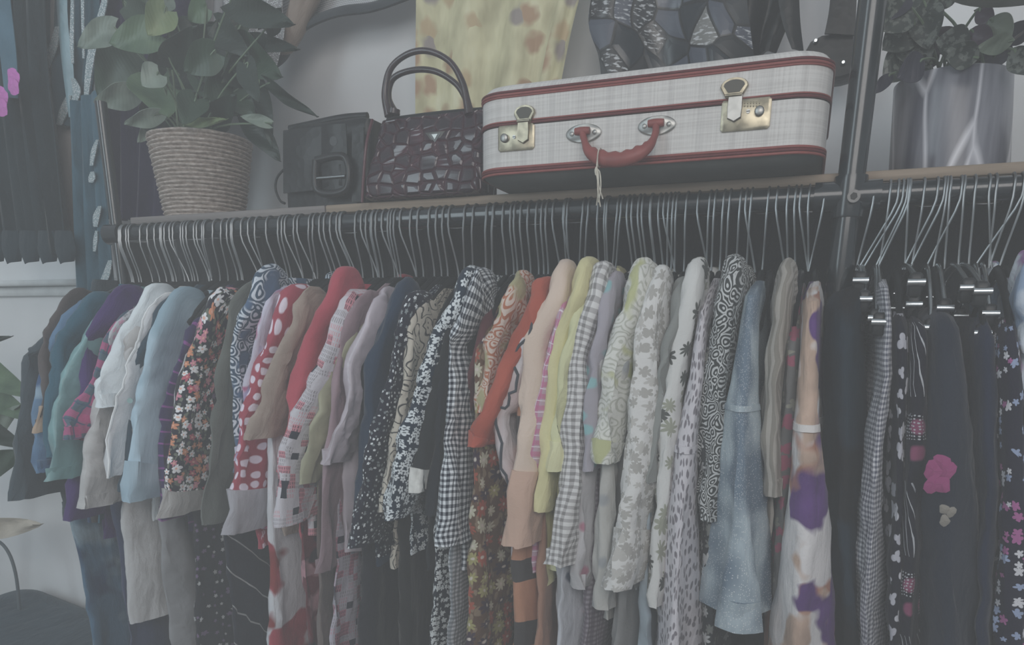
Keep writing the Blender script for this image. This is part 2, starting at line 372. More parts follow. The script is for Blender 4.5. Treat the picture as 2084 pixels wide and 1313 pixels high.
# ------------------------------------------------------------------ hangers
def hook_mesh(lean=0.0, h=.125):
    R1 = RR+.0032; pts = [Vector((0, 0, -h)), Vector((0, -.001, -h+.022)), Vector((0, -.010, -h+.050)), Vector((0, -R1-.003, -.030)), Vector((0, -R1-.001, -.012))]
    for a in range(180, -31, -21): pts.append(Vector((0, R1*math.cos(math.radians(a)), R1*math.sin(math.radians(a)))))
    k = len(pts)
    for p in pts[:4]: p.x += lean*(-p.z-.02)
    return tube(pts, .0020, 6, 22)
HM = [hook_mesh(l) for l in (0, .12, -.12, .25)]; HML = [hook_mesh(l) for l in (-.15, -.32, -.45)]
def bar_mesh():
    pts = [(0, -.155, -.226), (0, -.13, -.203), (0, -.09, -.172), (0, -.03, -.140), (0, 0, -.130), (0, .03, -.140), (0, .09, -.172), (0, .13, -.203), (0, .155, -.226)]
    return tube(pts, [.007, .009, .010, .009, .007], 8, 24, rb=[.004, .006, .007, .006, .004], up=(0, 0, 1))
BARM = bar_mesh(); BARW = tube([(0, -.17, -.23), (0, .17, -.23)], .003, 6)
for me_, mt_ in [(x, WIRE) for x in HM+HML]+[(BARM, BLACKP)]:
    me_.materials.append(mt_)
    for p_ in me_.polygons: p_.use_smooth = True
    me_.set_sharp_from_angle(angle=.9)
used_x = []
FER = tube([(0, 0, -.132), (0, 0, -.112)], .006, 8); FER.materials.append(BLACKP)
def hanger(x, kind=None, rx=0, label='black shouldered hanger with a wire hook, packed on the long rail', group='black wire-hooked hangers on the long rail', dz=0, rz=0):
    h = thing('clothes_hanger', label, 'hanger', (x, YR, ZR+dz), group)
    h.rotation_euler = (0, 0, rz)
    a = bpy.data.objects.new('hook', HM[int(2+1.9*math.sin(x*9)+.4*math.sin(x*61)) % 3 if random.random() < .85 else 3] if kind is None else kind); b = bpy.data.objects.new('shoulder_bar', BARM)
    for o in (a, b): C.objects.link(o); o.parent = h
    used_x.append(x); return h
# ------------------------------------------------------------------ garments
def crease(p, k):
    a = noise.noise(Vector((p.x*16, p.y*30, p.z*3.5))); b = abs(noise.noise(Vector((p.x*34+5, p.y*42, p.z*12)))); c = noise.noise(Vector((p.x*60, p.y*60+3, p.z*30)))
    return Vector((a*.009-b*.016+.004+c*.003, a*.008-b*.010, c*.003))*k
def garment(name, label, cat, pts, mat, th=.05, sw=.12, kind='sleeve', flare=.05, hw=.205, body=None, cuff=None, cuff_len=.04,
            hem_z=None, fold=.006, seed=None, collar=None, group=None, thb=.024, hang=True, seam=None, stiff=1.0, ztop=None, trim=None, both=True):
    rnd = random.Random(seed if seed is not None else hash_(label)); ph = rnd.uniform(0, 6); y0, y1 = pts[0][1], pts[-1][1]
    Q = []
    for x, y in pts:
        t = (y-y0)/max(1, y1-y0); Y = YR-hw-flare*t**1.15; p = aty(x, y, Y); p.x += .42*lerpl(th, t); Q.append(p)
    X0, z0 = Q[0].x, Q[0].z
    Xn = max(X0, -1.685+.004*len(used_x)) if X0 < -1.6 else X0
    if abs(Xn-XP) < .036: Xn = XP-.038 if Xn < XP else XP+.038
    root = thing(name, label, cat, (Xn, YR, ZR-.14), group)
    if ztop is None: ztop = rnd.uniform(1.552, 1.597)
    ztop = max(ztop, z0+.025)
    def xat(z):
        if z >= z0: return X0+(Xn-X0)*min(1, (z-z0)/max(.01, (ztop or 1.57)-z0))
        for a, b in zip(Q, Q[1:]):
            if z >= b.z: return a.x+(b.x-a.x)*(a.z-z)/max(1e-4, a.z-b.z)
        return Q[-1].x
    def yat(z):
        if z >= z0: return Q[0].y
        for a, b in zip(Q, Q[1:]):
            if z >= b.z: return a.y+(b.y-a.y)*(a.z-z)/max(1e-4, a.z-b.z)
        return Q[-1].y
    zb = Q[-1].z if kind == 'long' else (hem_z if hem_z is not None else min(1.02, Q[-1].z+.05)+rnd.uniform(-.04, .02))
    N, M = 44, 36; rs = []; sdv = Vector((rnd.uniform(0, 9), rnd.uniform(0, 9), 0)); hn = .05+max(0, 1.588-ztop)*1.3; kf = rnd.uniform(22, 34)
    uo = (rnd.uniform(0, 5), rnd.uniform(0, 5))
    for i in range(M+1):
        f = i/M; z = ztop+(zb-ztop)*f
        if z > z0: g = (ztop-z)/max(.01, ztop-z0); h = hn+((hw-.02 if kind != 'long' else YR-Q[0].y)-hn)*min(1, g)**.8
        else: h = (hw-.02) if kind != 'long' else YR-yat(z)
        if kind != 'long' and z <= z0: h = hw-.03+.02*(z0-z)
        ta = lerpl(th, 0)*.8
        a = .9*lerpl(th, max(0, (z0-z)/max(.01, z0-zb))) if kind == 'long' else ta+(thb-ta)*min(1, max(0, z0-z)/.14)
        if z > z0: a = .018+((ta if kind != 'long' else a)-.018)*min(1, (ztop-z)/max(.01, ztop-z0))**.7
        cx = xat(z); A = fold*min(1, .15+1.2*f); ring = []
        for j in range(N):
            th_ = 2*PI*j/N; c, s_ = math.cos(th_), math.sin(th_)
            ex = math.copysign(abs(c)**.8, c)*a*.5; ey = math.copysign(abs(s_)**.75, s_)*h
            ex *= 1+.35*math.sin(ey*kf*1.7+ph*2+z*3)*min(1, f*2)
            ex += A*math.sin(ey*kf+ph+1.2*math.sin(z*5+ph)); ez = .006*math.sin(ey*20+ph) if i == M else 0
            q_ = Vector((cx+ex, YR+ey, z+ez)); ring.append(q_+crease(q_+sdv, (.4+.6*f)*stiff))
        rs.append(ring)
    inner = [Vector((cx+(p.x-cx)*.8, YR+(p.y-YR)*.985, p.z+.002)) for p in rs[-1]]; rs.append(inner)
    rs.append([p+Vector((0, 0, .05)) for p in inner])
    if seam:
        zs = aty(seam[0], seam[1], YR-hw-.03).z; k = min(range(len(rs)-2), key=lambda i: abs(rs[i][0].z-zs)); r0, r1 = rs[k], rs[k+1]; cs = sum(r0, Vector())/N; br = []
        for u_, s_ in ((0, .98), (0.03, 1.05), (.62, 1.05), (.66, .98)): br.append([cs+(a_.lerp(b_, u_)-cs)*s_*Vector((1, 1, 1)).x if False else Vector((cs.x+(a_.lerp(b_, u_).x-cs.x)*s_, YR+(a_.lerp(b_, u_).y-YR)*(1+(s_-1)*.3), a_.lerp(b_, u_).z)) for a_, b_ in zip(r0, r1)])
        link('seam_band', rings(br, uvo=uo), seam[2] if len(seam) > 2 else (body or mat), root)
    link('skirt' if cat == 'skirt' else 'bodice' if cat == 'dress' else 'torso', rings(rs, uvo=uo), body or mat, root)
    if kind == 'sleeve':
        z1 = Q[-1].z; sides = (-1, 1) if both else (-1,)
        for sd in sides:
            path = [Vector((X0, YR-.075, z0+.030)), Vector((X0, YR-.115, z0+.018))]
            n = len(Q)
            for i, q in enumerate(Q):
                t = i/(n-1); path.append(Vector((q.x, q.y+lerpl(sw, t)*.5, q.z-(.0 if i else .012))))
            P = crom(path, 34); rr = []; nrm = Vector((1, 0, 0)); L = len(P)-1
            for i, p in enumerate(P):
                d = (P[min(i+1, L)]-P[max(i-1, 0)]).normalized(); nr = (nrm-d*nrm.dot(d)).normalized(); b = d.cross(nr); t = max(0, (i-4)/(L-4))
                a = lerpl(th, t)*.44; bb = lerpl(sw, t)*.5
                if i < 6: a *= min(1, .55+.11*i); bb *= .62+.065*i
                if i >= L-2: d = Vector((0, 0, -1)); nr = Vector((1, 0, 0)); b = Vector((0, -1, 0)) if b.y < 0 else Vector((0, 1, 0))
                ring = []
                for j in range(26):
                    th_ = 2*PI*j/26; c, s_ = math.cos(th_), math.sin(th_)
                    k = 1+fold*14*(.2+.8*t)*math.sin(3*th_+ph+t*4)+fold*10*math.sin(t*34+ph+2*c)*.35+fold*9*(.2+.8*t)*math.sin(5*th_-ph*2)
                    c2 = math.copysign(abs(c)**.85, c); s2 = math.copysign(abs(s_)**.8, s_)
                    q = p+nr*c2*a*k+b*s2*bb*(1+(k-1)*.4); q += crease(q+sdv, .5+.7*t)
                    ring.append(q)
                rr.append(ring)
            c0 = P[-1]; inn = [c0+(p-c0)*.88 for p in rr[-1]]; rr.append(inn); rr.append([p+Vector((0, 0, .03)) for p in inn])
            if sd == 1: rr = [[Vector((p.x, 2*YR-p.y, p.z)) for p in r] for r in rr]
            sl = link('sleeve', rings(rr, uvo=(uo[0]+1, uo[1])), mat, root)
            if cuff:
                ci = max(3, int(cuff_len/max(.02, (P[3]-P[-1]).length)*29)); cr = []
                for r_ in rr[L-ci:L+1]:
                    cc = sum(r_, Vector())/len(r_); cr.append([cc+(p-cc)*1.07+(p-cc).normalized()*.001 for p in r_])
                cr = [[cc_ for cc_ in cr[0]]]+cr; c0 = sum(cr[0], Vector())/26; cr[0] = [c0+(p-c0)*.93 for p in cr[0]]
                lo = cr[-1]; c1 = sum(lo, Vector())/26; cr.append([c1+(p-c1)*.9 for p in lo])
                link('cuff', rings(cr, uvo=uo), cuff, sl)
            if trim:      # a contrasting piping down the near outline
                tp = [min(r_, key=lambda p: p.y if sd < 0 else -p.y) for r_ in rr[5:L+1]]
                link('piping', tube(tp, .003, 6), trim, sl)
    if collar is not None:
        cr = []
        for k, (s_, dz) in enumerate(((1, 0), (1.08, .012), (1.25, .022), (1.35, .012), (1.45, -.006), (1.38, -.006), (1.2, .012), (.95, .0))):
            cr.append([Vector((X0+.012*s_*math.cos(a), YR+.05*s_*math.sin(a), ztop-.004+dz*(1 if math.sin(a) > -2 else 1))) for a in (2*PI*j/24 for j in range(24))])
        link('collar', rings(cr), collar if not isinstance(collar, bool) else mat, root)
    if hang: hanger(Xn)
    return root
def hash_(s):
    h = 7
    for ch in s: h = (h*31+ord(ch)) % 1000003
    return h
WHT, GRY = O(172, 172, 174), O(120, 122, 124); DK = O(80, 82, 84); NAVY = O(72, 78, 90); BLK = (.008, .009, .010, 1)
g = garment
# ---- left end, seen from the side
g('jacket', 'near-black jacket with a tan edge, outermost at the rail end by the wall', 'jacket', [(104, 648), (84, 700), (72, 790), (66, 880)], plain(O(92, 88, 88)), th=.03, sw=.12, flare=.09, cuff=plain(O(150, 130, 112)))
g('shirt', 'plain black long-sleeved shirt, lowest hem at the rack left end', 'shirt', [(90, 682), (46, 735), (36, 850), (10, 1018)], plain(O(82, 88, 92)), th=.05, sw=(.12, .17), flare=.12, collar=True)
g('blouse', 'mid blue blouse with pale patches, beside the plain black shirt', 'blouse', [(112, 668), (78, 740), (62, 860), (64, 962)], splash(O(88, 112, 136), (O(125, 145, 158), O(76, 92, 118)), 7, .58, soft=.05), th=.042, sw=(.11, .12), flare=.10, fold=.008)
g('shirt', 'dark teal long-sleeved shirt between the blue and sea-green blouses', 'shirt', [(140, 652), (108, 705), (92, 800), (84, 930)], plain(O(72, 96, 108)), th=.042, sw=(.11, .12), flare=.10, collar=True)
g('blouse', 'sea-green blouse with a rounded sleeve end, left of the purple top', 'blouse', [(172, 672), (135, 760), (112, 860), (88, 978)], satin(O(100, 136, 138)), th=.040, sw=(.10, .13), flare=.14, fold=.009, hem_z=1.04)
g('dress', 'deep purple draped dress with a smooth shoulder', 'dress', [(196, 640), (158, 705), (150, 820), (138, 930), (122, 1060)], plain(O(84, 74, 104)), th=.045, sw=(.12, .13), flare=.09, hem_z=.95)
g('shirt', 'magenta and teal plaid shirt with a short sleeve', 'shirt', [(216, 680), (176, 790), (128, 878), (125, 895)], plaid(O(88, 100, 110), O(160, 62, 112), O(78, 92, 110), .045), th=.035, sw=(.10, .12), flare=.13, hem_z=1.0)
g('blouse', 'thin off-white lace blouse with pink flecks behind the white tee', 'blouse', [(226, 668), (202, 730), (190, 800), (184, 850)], blooms(O(150, 150, 154), (O(165, 120, 140), O(120, 120, 125)), .012, .4), th=.024, sw=.08, flare=.06)
g('t_shirt', 'white cotton T-shirt with a short flared sleeve and frayed hem', 't-shirt', [(262, 646), (232, 700), (205, 770), (180, 815), (182, 828)], plain(O(170, 176, 181), .06), th=(.05, .055), sw=(.14, .18), flare=.10, fold=.008)
g('shirt', 'oatmeal linen shirt with a long straight sleeve below the white tee', 'shirt', [(262, 690), (196, 830), (170, 930), (149, 1036)], plain(O(146, 144, 143), .14, 30), th=.045, sw=(.12, .20), flare=.15, hem_z=1.08)
g('blouse', 'white blouse with a white ruffle edge, behind the oatmeal sleeve', 'blouse', [(290, 655), (262, 730), (235, 830), (207, 972)], plain(O(160, 160, 162), .1), th=.03, sw=(.10, .13), flare=.12, trim=plain(O(176, 176, 176)))
ds = g('shirt', 'dark slate shirt with white edge stitching and a pale green dot button', 'shirt', [(302, 665), (262, 760), (248, 850), (240, 1000)], plain(O(76, 86, 94)), th=.032, sw=(.12, .14), flare=.09)
p_ = aty(265, 815, YR-.205-.075); link('button', tube([p_, p_+Vector((.006, -.006, 0))], .006, 16), paint(O(120, 150, 150), .4), ds)
g('shirt', 'pale blue denim shirt with a wide stitched long sleeve', 'shirt', [(318, 655), (292, 725), (276, 800), (258, 900), (238, 1020)], denim(O(140, 160, 172), O(118, 140, 152)), th=(.05, .06), sw=(.14, .22), flare=.12, cuff=denim(O(145, 163, 174), O(122, 142, 154)), collar=True)
g('blouse', 'purple blouse with fine magenta cross stripes beside the denim shirt', 'blouse', [(365, 700), (335, 790), (322, 900), (312, 1060)], lines(O(80, 76, 96), O(118, 72, 122), .03, .85, PI/2, .01), th=.035, sw=(.10, .13), flare=.07, hem_z=1.0)
g('blouse', 'black blouse trimmed with wavy white braid', 'blouse', [(372, 720), (350, 800), (342, 900), (338, 1000)], lines(O(80, 80, 84), O(148, 148, 150), .05, .93, 0, .03), th=.028, sw=(.10, .10), flare=.06)
g('shirt', 'black shirt crowded with red, pink and white roses', 'shirt', [(405, 650), (375, 740), (356, 860), (336, 960), (316, 1052)], blooms(O(72, 74, 80), (O(165, 80, 95), O(178, 176, 180), O(178, 176, 180), O(175, 115, 85), O(175, 110, 125)), .021, .52, 5, .8, O(190, 140, 120), O(104, 108, 98)), th=.05, sw=(.12, .22), flare=.10, cuff=plain(O(140, 138, 136)), cuff_len=.03, hem_z=1.0)
g('shirt', 'plain olive grey shirt between the rose print and the paisley', 'shirt', [(465, 640), (440, 760), (424, 900), (408, 1068)], plain(O(97, 99, 96)), th=.035, sw=(.12, .14), flare=.07, collar=True)
g('shirt', 'navy shirt with white paisley print', 'shirt', [(492, 608), (458, 690), (459, 790), (466, 880), (470, 960)], swirl(O(78, 90, 104), O(158, 164, 172), .026, .45, O(84, 100, 122)), th=.045, sw=(.13, .12), flare=.02, collar=True)
g('blouse', 'light lilac print blouse with pink splashes, left of the polka dots', 'blouse', [(526, 640), (505, 730), (492, 830), (474, 935)], splash(O(158, 155, 170), (O(160, 78, 118), O(135, 125, 155)), 10, .56), th=.022, sw=(.09, .09), flare=.04)
PK = dots(O(152, 72, 86), O(185, 165, 185), .032, .29, .35)
g('dress', 'raspberry red dress with white polka dots and a pale hem band', 'dress', [(548, 650), (520, 720), (496, 810), (474, 920), (456, 1085)], PK, th=.055, sw=(.13, .24), flare=.06, cuff=plain(O(140, 138, 144)), cuff_len=.035, body=PK, hem_z=.98)
g('top', 'taupe top with a short square sleeve over the polka dots', 'top', [(588, 660), (552, 750), (522, 830), (495, 895)], plain(O(135, 122, 113), .1, 40), th=(.035, .04), sw=(.13, .17), flare=.07)
g('shirt', 'plain brick red shirt beside the taupe sleeve', 'shirt', [(650, 615), (612, 690), (585, 790), (566, 870), (556, 960)], plain(O(155, 76, 86), .1), th=.045, sw=(.13, .13), flare=.05, collar=True)
g('shirt', 'white shirt printed with small red and black blocks', 'shirt', [(672, 660), (634, 760), (595, 850), (560, 950), (540, 1072)], blocks(O(160, 156, 162), O(172, 115, 125), O(76, 78, 84)), th=.05, sw=(.12, .21), flare=.09, hem_z=1.03)
g('blouse', 'olive yellow blouse with a tapered sleeve', 'blouse', [(690, 690), (652, 780), (630, 880), (606, 985)], satin(O(142, 140, 116), .6), th=(.04, .025), sw=(.11, .07), flare=.04)
g('dress', 'dusty mauve dress with a narrow hanging sleeve', 'dress', [(700, 650), (672, 760), (660, 900), (642, 1165)], plain(O(128, 110, 116)), th=.022, sw=(.09, .07), flare=.04)
g('blouse', 'pearly satin blouse with a draped twisted sleeve', 'blouse', [(735, 650), (700, 740), (692, 830), (670, 890), (654, 944)], satin(O(158, 148, 156), .32), th=(.04, .035), sw=(.11, .09), flare=.04, fold=.011)
g('dress', 'dark navy dress hanging straight with no print', 'dress', [(772, 640), (740, 740), (726, 880), (718, 1060)], plain(O(70, 80, 90)), th=.045, sw=(.12, .10), flare=.03, hem_z=.98)
g('shirt', 'black shirt with scattered tiny white sprigs', 'shirt', [(802, 660), (776, 780), (742, 900), (722, 1000), (702, 1115)], blooms(O(72, 75, 80), (O(170, 174, 175), O(112, 118, 120)), .011, .30, 5, 1, None, None), th=.045, sw=(.11, .14), flare=.07, hem_z=1.0)
g('blouse', 'cream blouse with large black leaf outlines', 'blouse', [(822, 680), (800, 830), (780, 950), (764, 1042)], swirl(O(155, 148, 136), O(82, 82, 82), .035, .22), th=.028, sw=(.10, .09), flare=.04)
FL = blooms(O(74, 79, 86), (O(165, 170, 172),), .0135, .55, 5, .75, O(90, 95, 100))
g('shirt', 'black shirt dotted with small white five-petal flowers', 'shirt', [(905, 620), (862, 690), (838, 790), (800, 920), (766, 1058)], FL, th=(.055, .05), sw=(.13, .15), flare=.09, collar=True, hem_z=1.02)
g('blouse', 'black blouse with a fluffy white wrist band', 'blouse', [(900, 690), (868, 800), (845, 900), (824, 1000)], plain(O(76, 77, 78)), th=.035, sw=(.11, .14), flare=.05, cuff=plain(O(170, 170, 166), .2, 60), cuff_len=.012)
g('shirt', 'solid black shirt directly left of the black and white gingham', 'shirt', [(915, 680), (888, 800), (872, 920), (862, 1050)], plain(O(75, 76, 78)), th=.03, sw=.12, flare=.03, both=False)
g('shirt', 'black and white gingham shirt with a wide flared sleeve', 'shirt', [(935, 625), (902, 700), (900, 800), (890, 920), (876, 1112)], gingham(O(72, 76, 82), O(172, 176, 180), .0115, .5, O(116, 120, 125)), th=(.032, .055), sw=(.13, .20), flare=.07, hem_z=1.0, collar=True)
g('blouse', 'dark burgundy blouse tucked behind the gingham', 'blouse', [(962, 690), (944, 780), (930, 860), (926, 960)], plain(O(98, 78, 80)), th=.03, sw=(.09, .08), flare=.0, hw=.185)
g('blouse', 'cream and orange patterned blouse beside the rust shirt', 'blouse', [(1015, 620), (985, 700), (968, 780), (958, 840)], swirl(O(165, 150, 140), O(150, 100, 80), .025, .4, O(140, 135, 105)), th=.04, sw=(.10, .09), flare=.01)
g('shirt', 'rust orange shirt with a turned-up sleeve', 'shirt', [(1060, 640), (1018, 730), (990, 800), (956, 870), (936, 908)], plain(O(148, 84, 68), .15), th=(.045, .06), sw=(.12, .12), flare=.03, fold=.011, cuff=plain(O(152, 84, 66)), cuff_len=.03)
g('blouse', 'white blouse with blush stains and a black sleeve edge', 'blouse', [(1062, 660), (1030, 740), (1022, 810), (992, 845), (1002, 930), (1025, 985)], splash(O(158, 152, 154), (O(150, 122, 118),), 6, .55, soft=.08), th=.045, sw=(.11, .08), flare=.02, trim=plain(O(84, 86, 90)), fold=.011)
g('coat', 'peach coat with a long sleeve and broad cuff', 'coat', [(1100, 610), (1062, 690), (1056, 790), (1042, 910), (1018, 1110)], plain(O(168, 150, 136), .06), th=(.05, .065), sw=(.13, .10), flare=.05, cuff=plain(O(162, 134, 118), .06), cuff_len=.075, collar=True)
g('shirt', 'narrow pink and white check shirt right of the peach coat', 'shirt', [(1120, 640), (1092, 740), (1078, 850), (1060, 1028)], plaid(O(150, 128, 142), O(158, 92, 122), O(175, 165, 175), .022), th=.030, sw=(.09, .08), flare=.03)
g('cardigan', 'pale yellow cardigan with a long soft sleeve', 'cardigan', [(1150, 600), (1116, 690), (1100, 800), (1088, 920), (1072, 1042)], plain(O(166, 160, 118), .08), th=(.045, .045), sw=(.12, .09), flare=.03)
g('blouse', 'lemon blouse with a short cuffed sleeve ahead of the cardigan', 'blouse', [(1160, 650), (1128, 760), (1115, 860), (1105, 958)], plain(O(166, 166, 128), .08), th=(.03, .045), sw=(.10, .10), flare=.03, cuff=plain(O(170, 168, 130)), cuff_len=.05)
g('shirt', 'white shirt with pale grey checks and a ragged hem', 'shirt', [(1185, 610), (1152, 720), (1142, 850), (1130, 980), (1106, 1150)], gingham(O(166, 165, 164), O(118, 116, 116), .0125, .5, O(142, 140, 140)), th=(.045, .065), sw=(.12, .12), flare=.06, hem_z=.95, collar=True)
g('blouse', 'soft lavender grey blouse with teal and pink spots', 'blouse', [(1215, 620), (1195, 740), (1188, 850), (1182, 960)], dots(O(138, 134, 142), O(110, 145, 148), .05, .2, .9), th=.03, sw=(.09, .09), flare=.03)
g('dress', 'translucent white spotted dress hanging long behind the checks', 'dress', [(1200, 700), (1175, 900), (1165, 1060), (1160, 1200)], dots(O(152, 150, 152), O(150, 105, 120), .08, .12, .8), th=.035, sw=(.09, .09), flare=.03, hem_z=.93)
PALM = swirl(O(166, 166, 160), O(146, 147, 138), .028, .35, O(150, 152, 112))
g('blouse', 'white blouse with yellow-green palm leaves and red blobs', 'blouse', [(1262, 610), (1228, 720), (1216, 840), (1196, 942)], PALM, th=(.055, .055), sw=(.12, .12), flare=.04, fold=.010, cuff=PALM, cuff_len=.04, collar=True)
g('shirt', 'off-white shirt with a star doodle on a slim long sleeve', 'shirt', [(1250, 720), (1225, 880), (1212, 1060), (1205, 1240)], dots(O(150, 149, 145), O(128, 130, 132), .09, .12, .8), th=.035, sw=(.08, .08), flare=.03, hem_z=.94)
PRT = blooms(O(165, 164, 162), (O(148, 146, 142), O(138, 136, 132)), .02, .55, 6, 1, None, None, .6)
g('shirt', 'white shirt with faint grey flowers and a long baggy sleeve', 'shirt', [(1305, 620), (1292, 720), (1286, 830), (1262, 980), (1226, 1195)], PRT, th=(.045, .065), sw=(.12, .14), flare=.08, cuff=PRT, cuff_len=.03, collar=True)
g('shirt', 'plain khaki grey shirt between two white prints', 'shirt', [(1355, 640), (1332, 740), (1318, 850), (1305, 980)], plain(O(116, 118, 116)), th=.035, sw=(.10, .09), flare=.03)
PL2 = blooms(O(160, 160, 158), (O(92, 94, 92), O(128, 130, 118)), .05, .42, 9, 1, None, None, .4)
g('blouse', 'white blouse with dark palm fronds on a gathered sleeve', 'blouse', [(1378, 600), (1352, 740), (1340, 880), (1330, 1020), (1312, 1236)], PL2, th=(.045, .035), sw=(.11, .08), flare=.04, fold=.009, hem_z=.94)
LEO = leopard(O(158, 155, 160), O(112, 108, 114), .0125)
g('dress', 'white dress with small grey leopard spots and a yoke seam', 'dress', [(1412, 640), (1392, 780), (1372, 890), (1352, 1050), (1326, 1330), (1320, 1420)], LEO, th=(.035, .06, .095), kind='long', flare=.10, hw=.20, fold=.006, seam=(1370, 905), stiff=.5)
STR = swirl(O(82, 84, 84), O(150, 152, 152), .018, .42)
g('blouse', 'black blouse with striped white leaves beside the sparkling denim', 'blouse', [(1455, 600), (1432, 760), (1422, 900), (1418, 1060)], STR, th=(.05, .045), sw=(.11, .10), flare=.02)
g('denim_dress', 'pale blue denim dress with silver sparkle and a seamed hip', 'dress', [(1508, 600), (1482, 740), (1464, 860), (1448, 1030), (1424, 1272)], denim(O(142, 154, 159), O(98, 110, 122), 1), th=(.04, .085, .13), kind='long', flare=.10, hw=.215, fold=.006, seam=(1465, 830), stiff=.45)
g('blouse', 'creamy ribbed blouse right of the sparkling denim dress', 'blouse', [(1568, 610), (1550, 780), (1548, 900), (1552, 1010)], lines(O(135, 131, 125), O(118, 114, 108), .012, .5), th=(.04, .035), sw=(.11, .10), flare=.02)
g('dress', 'muted grey dress with faded dark red flowers', 'dress', [(1590, 700), (1578, 900), (1570, 1100), (1560, 1330), (1556, 1420)], blooms(O(102, 102, 102), (O(132, 85, 98), O(120, 120, 112)), .035, .4, 5), th=(.04, .05), kind='long', flare=.02, hw=.185)
PUR = splash(O(168, 165, 165), (O(156, 112, 96), O(162, 138, 122), O(98, 78, 118)), 8, .55)
g('dress', 'white dress splashed with purple and orange watercolour flowers', 'dress', [(1632, 612), (1616, 740), (1602, 880), (1588, 1080), (1566, 1330), (1560, 1420)], PUR, th=(.04, .08, .125), kind='long', flare=.08, hw=.215, fold=.006, seam=(1602, 875, plain(O(162, 158, 156))), stiff=.5)
g('jeans', 'dark navy denim trousers folded lengthwise beside the rack post', 'jeans', [(1682, 600), (1680, 760), (1684, 960), (1690, 1200), (1694, 1420)], denim(O(75, 80, 85), O(68, 72, 76)), th=(.07, .08), kind='long', flare=.02, hw=.19)
g('dress', 'long fine grey and white gingham dress right of the navy jeans', 'dress', [(1792, 590), (1786, 760), (1762, 900), (1750, 1080), (1744, 1330), (1744, 1420)], gingham(O(160, 160, 164), O(92, 94, 104), .0085, .5, O(124, 125, 132)), th=(.02, .055), kind='long', flare=.05, hw=.20, ztop=1.56)
g('dress', 'black dress with a chain of white petals next to the fine gingham', 'dress', [(1812, 665), (1812, 760), (1812, 950), (1808, 1200), (1806, 1420)], blooms(O(72, 74, 78), (O(150, 150, 156), O(72, 74, 78), O(140, 140, 148)), .034, .42, 3, .6), th=.04, kind='long', flare=.03, hw=.20, ztop=1.52)
g('dress', 'black dress with fine white feather strokes and dotted curves', 'dress', [(1838, 675), (1838, 760), (1836, 950), (1826, 1200), (1820, 1420)], feathers(O(72, 74, 78), O(138, 140, 144), O(118, 78, 96)), th=.05, kind='long', flare=.03, hw=.205, ztop=1.52)
nd = g('dress', 'long navy black dress with one magenta flower at the front', 'dress', [(1880, 655), (1880, 760), (1876, 950), (1872, 1200), (1870, 1420)], plain(O(75, 77, 82), .1), th=(.07, .125), kind='long', flare=.05, hw=.21, fold=.007, ztop=1.52)
g('skirt', 'plain black skirt behind the magenta flower dress', 'skirt', [(1975, 695), (1980, 800), (1985, 1000), (1985, 1250), (1985, 1420)], plain(O(73, 76, 84)), th=.05, kind='long', flare=.03, hw=.19, ztop=1.52)
g('dress', 'black dress strewn with tiny pink, blue and white flowers', 'dress', [(2022, 715), (2026, 800), (2026, 1000), (2022, 1250), (2018, 1420)], blooms(O(72, 74, 80), (O(140, 85, 125), O(118, 130, 155), O(160, 160, 165), O(72, 74, 80), O(72, 74, 80)), .017, .45, 5, 1), th=.06, kind='long', flare=.03, hw=.20, ztop=1.52)
g('blouse', 'pale blue and violet blouse at the far right of the rail', 'blouse', [(2078, 590), (2076, 650), (2074, 690), (2078, 720)], splash(O(158, 165, 174), (O(140, 100, 148), O(120, 140, 165)), 12, .58), th=.03, sw=.09, flare=.0, hw=.17)
# ---- long pieces that show below the shirts
def lower(name, label, cat, xs, mat, th=.045, hw=.165, ytop=720, flare=.03, hem=None, **k):
    x0, x1 = xs; pts = [(x0+(x0-x1)*-.4, ytop), (x0, 1000), ((x0+x1)/2, 1150), (x1, hem or 1313)]
    if not hem: pts.append((x1+(x1-x0)*.15, 1420))
    return g(name, label, cat, pts, mat, th=th, kind='long', flare=flare, hw=hw, ztop=1.57, **k)
lower('dress', 'long dusty blue dress with faint pale flowers below the purple dress', 'dress', (128, 175), splash(O(80, 100, 118), (O(112, 130, 140), O(72, 84, 104)), 8, .6, soft=.05), .06, .20, flare=.02)
lower('dress', 'long indigo dress behind the white drawstring top', 'dress', (215, 262), plain(O(78, 82, 98)), .04, .19)
lower('top', 'white sweatshirt hem with a hanging dark drawstring', 'top', (236, 246), plain(O(150, 149, 149), .07), (.04, .09), .235, hem=1262, flare=.01)
lower('scarf', 'sheer grey crinkled scarf hanging beside the white sweatshirt', 'scarf', (300, 345), satin(O(122, 122, 124), .5), .05, .19, fold=.012)
lower('dress', 'black dress with tiny purple and white sprigs below the rose shirt', 'dress', (372, 395), blooms(O(72, 73, 77), (O(105, 90, 112), O(140, 140, 140), O(72, 73, 77)), .02, .3, 5), .07, .20)
lower('skirt', 'black skirt with thin white diamond outlines', 'skirt', (440, 470), lines(O(74, 75, 79), O(128, 128, 128), .07, .95, .8), .05, .18)
lower('dress', 'white dress with large red flowers below the polka dots', 'dress', (526, 530), splash(O(162, 162, 166), (O(150, 66, 82), O(128, 60, 74)), 7, .58), .075, .20, flare=.02)
lower('dress', 'crimson print dress next to the white and red dress', 'dress', (605, 615), splash(O(110, 70, 78), (O(80, 76, 80), O(150, 110, 118)), 14, .56), .035, .18)
lower('dress', 'long mushroom brown dress with a straight edge', 'dress', (640, 636), plain(O(108, 100, 98)), .03, .185)
lower('skirt', 'white skirt with pink and grey dashes under the mauve sleeve', 'skirt', (672, 668), blocks(O(145, 140, 150), O(155, 105, 120), O(80, 80, 88)), .04, .18)
lower('dress', 'long plain black dress below the sprigged shirt', 'dress', (716, 712), plain(O(73, 75, 77)), .07, .19)
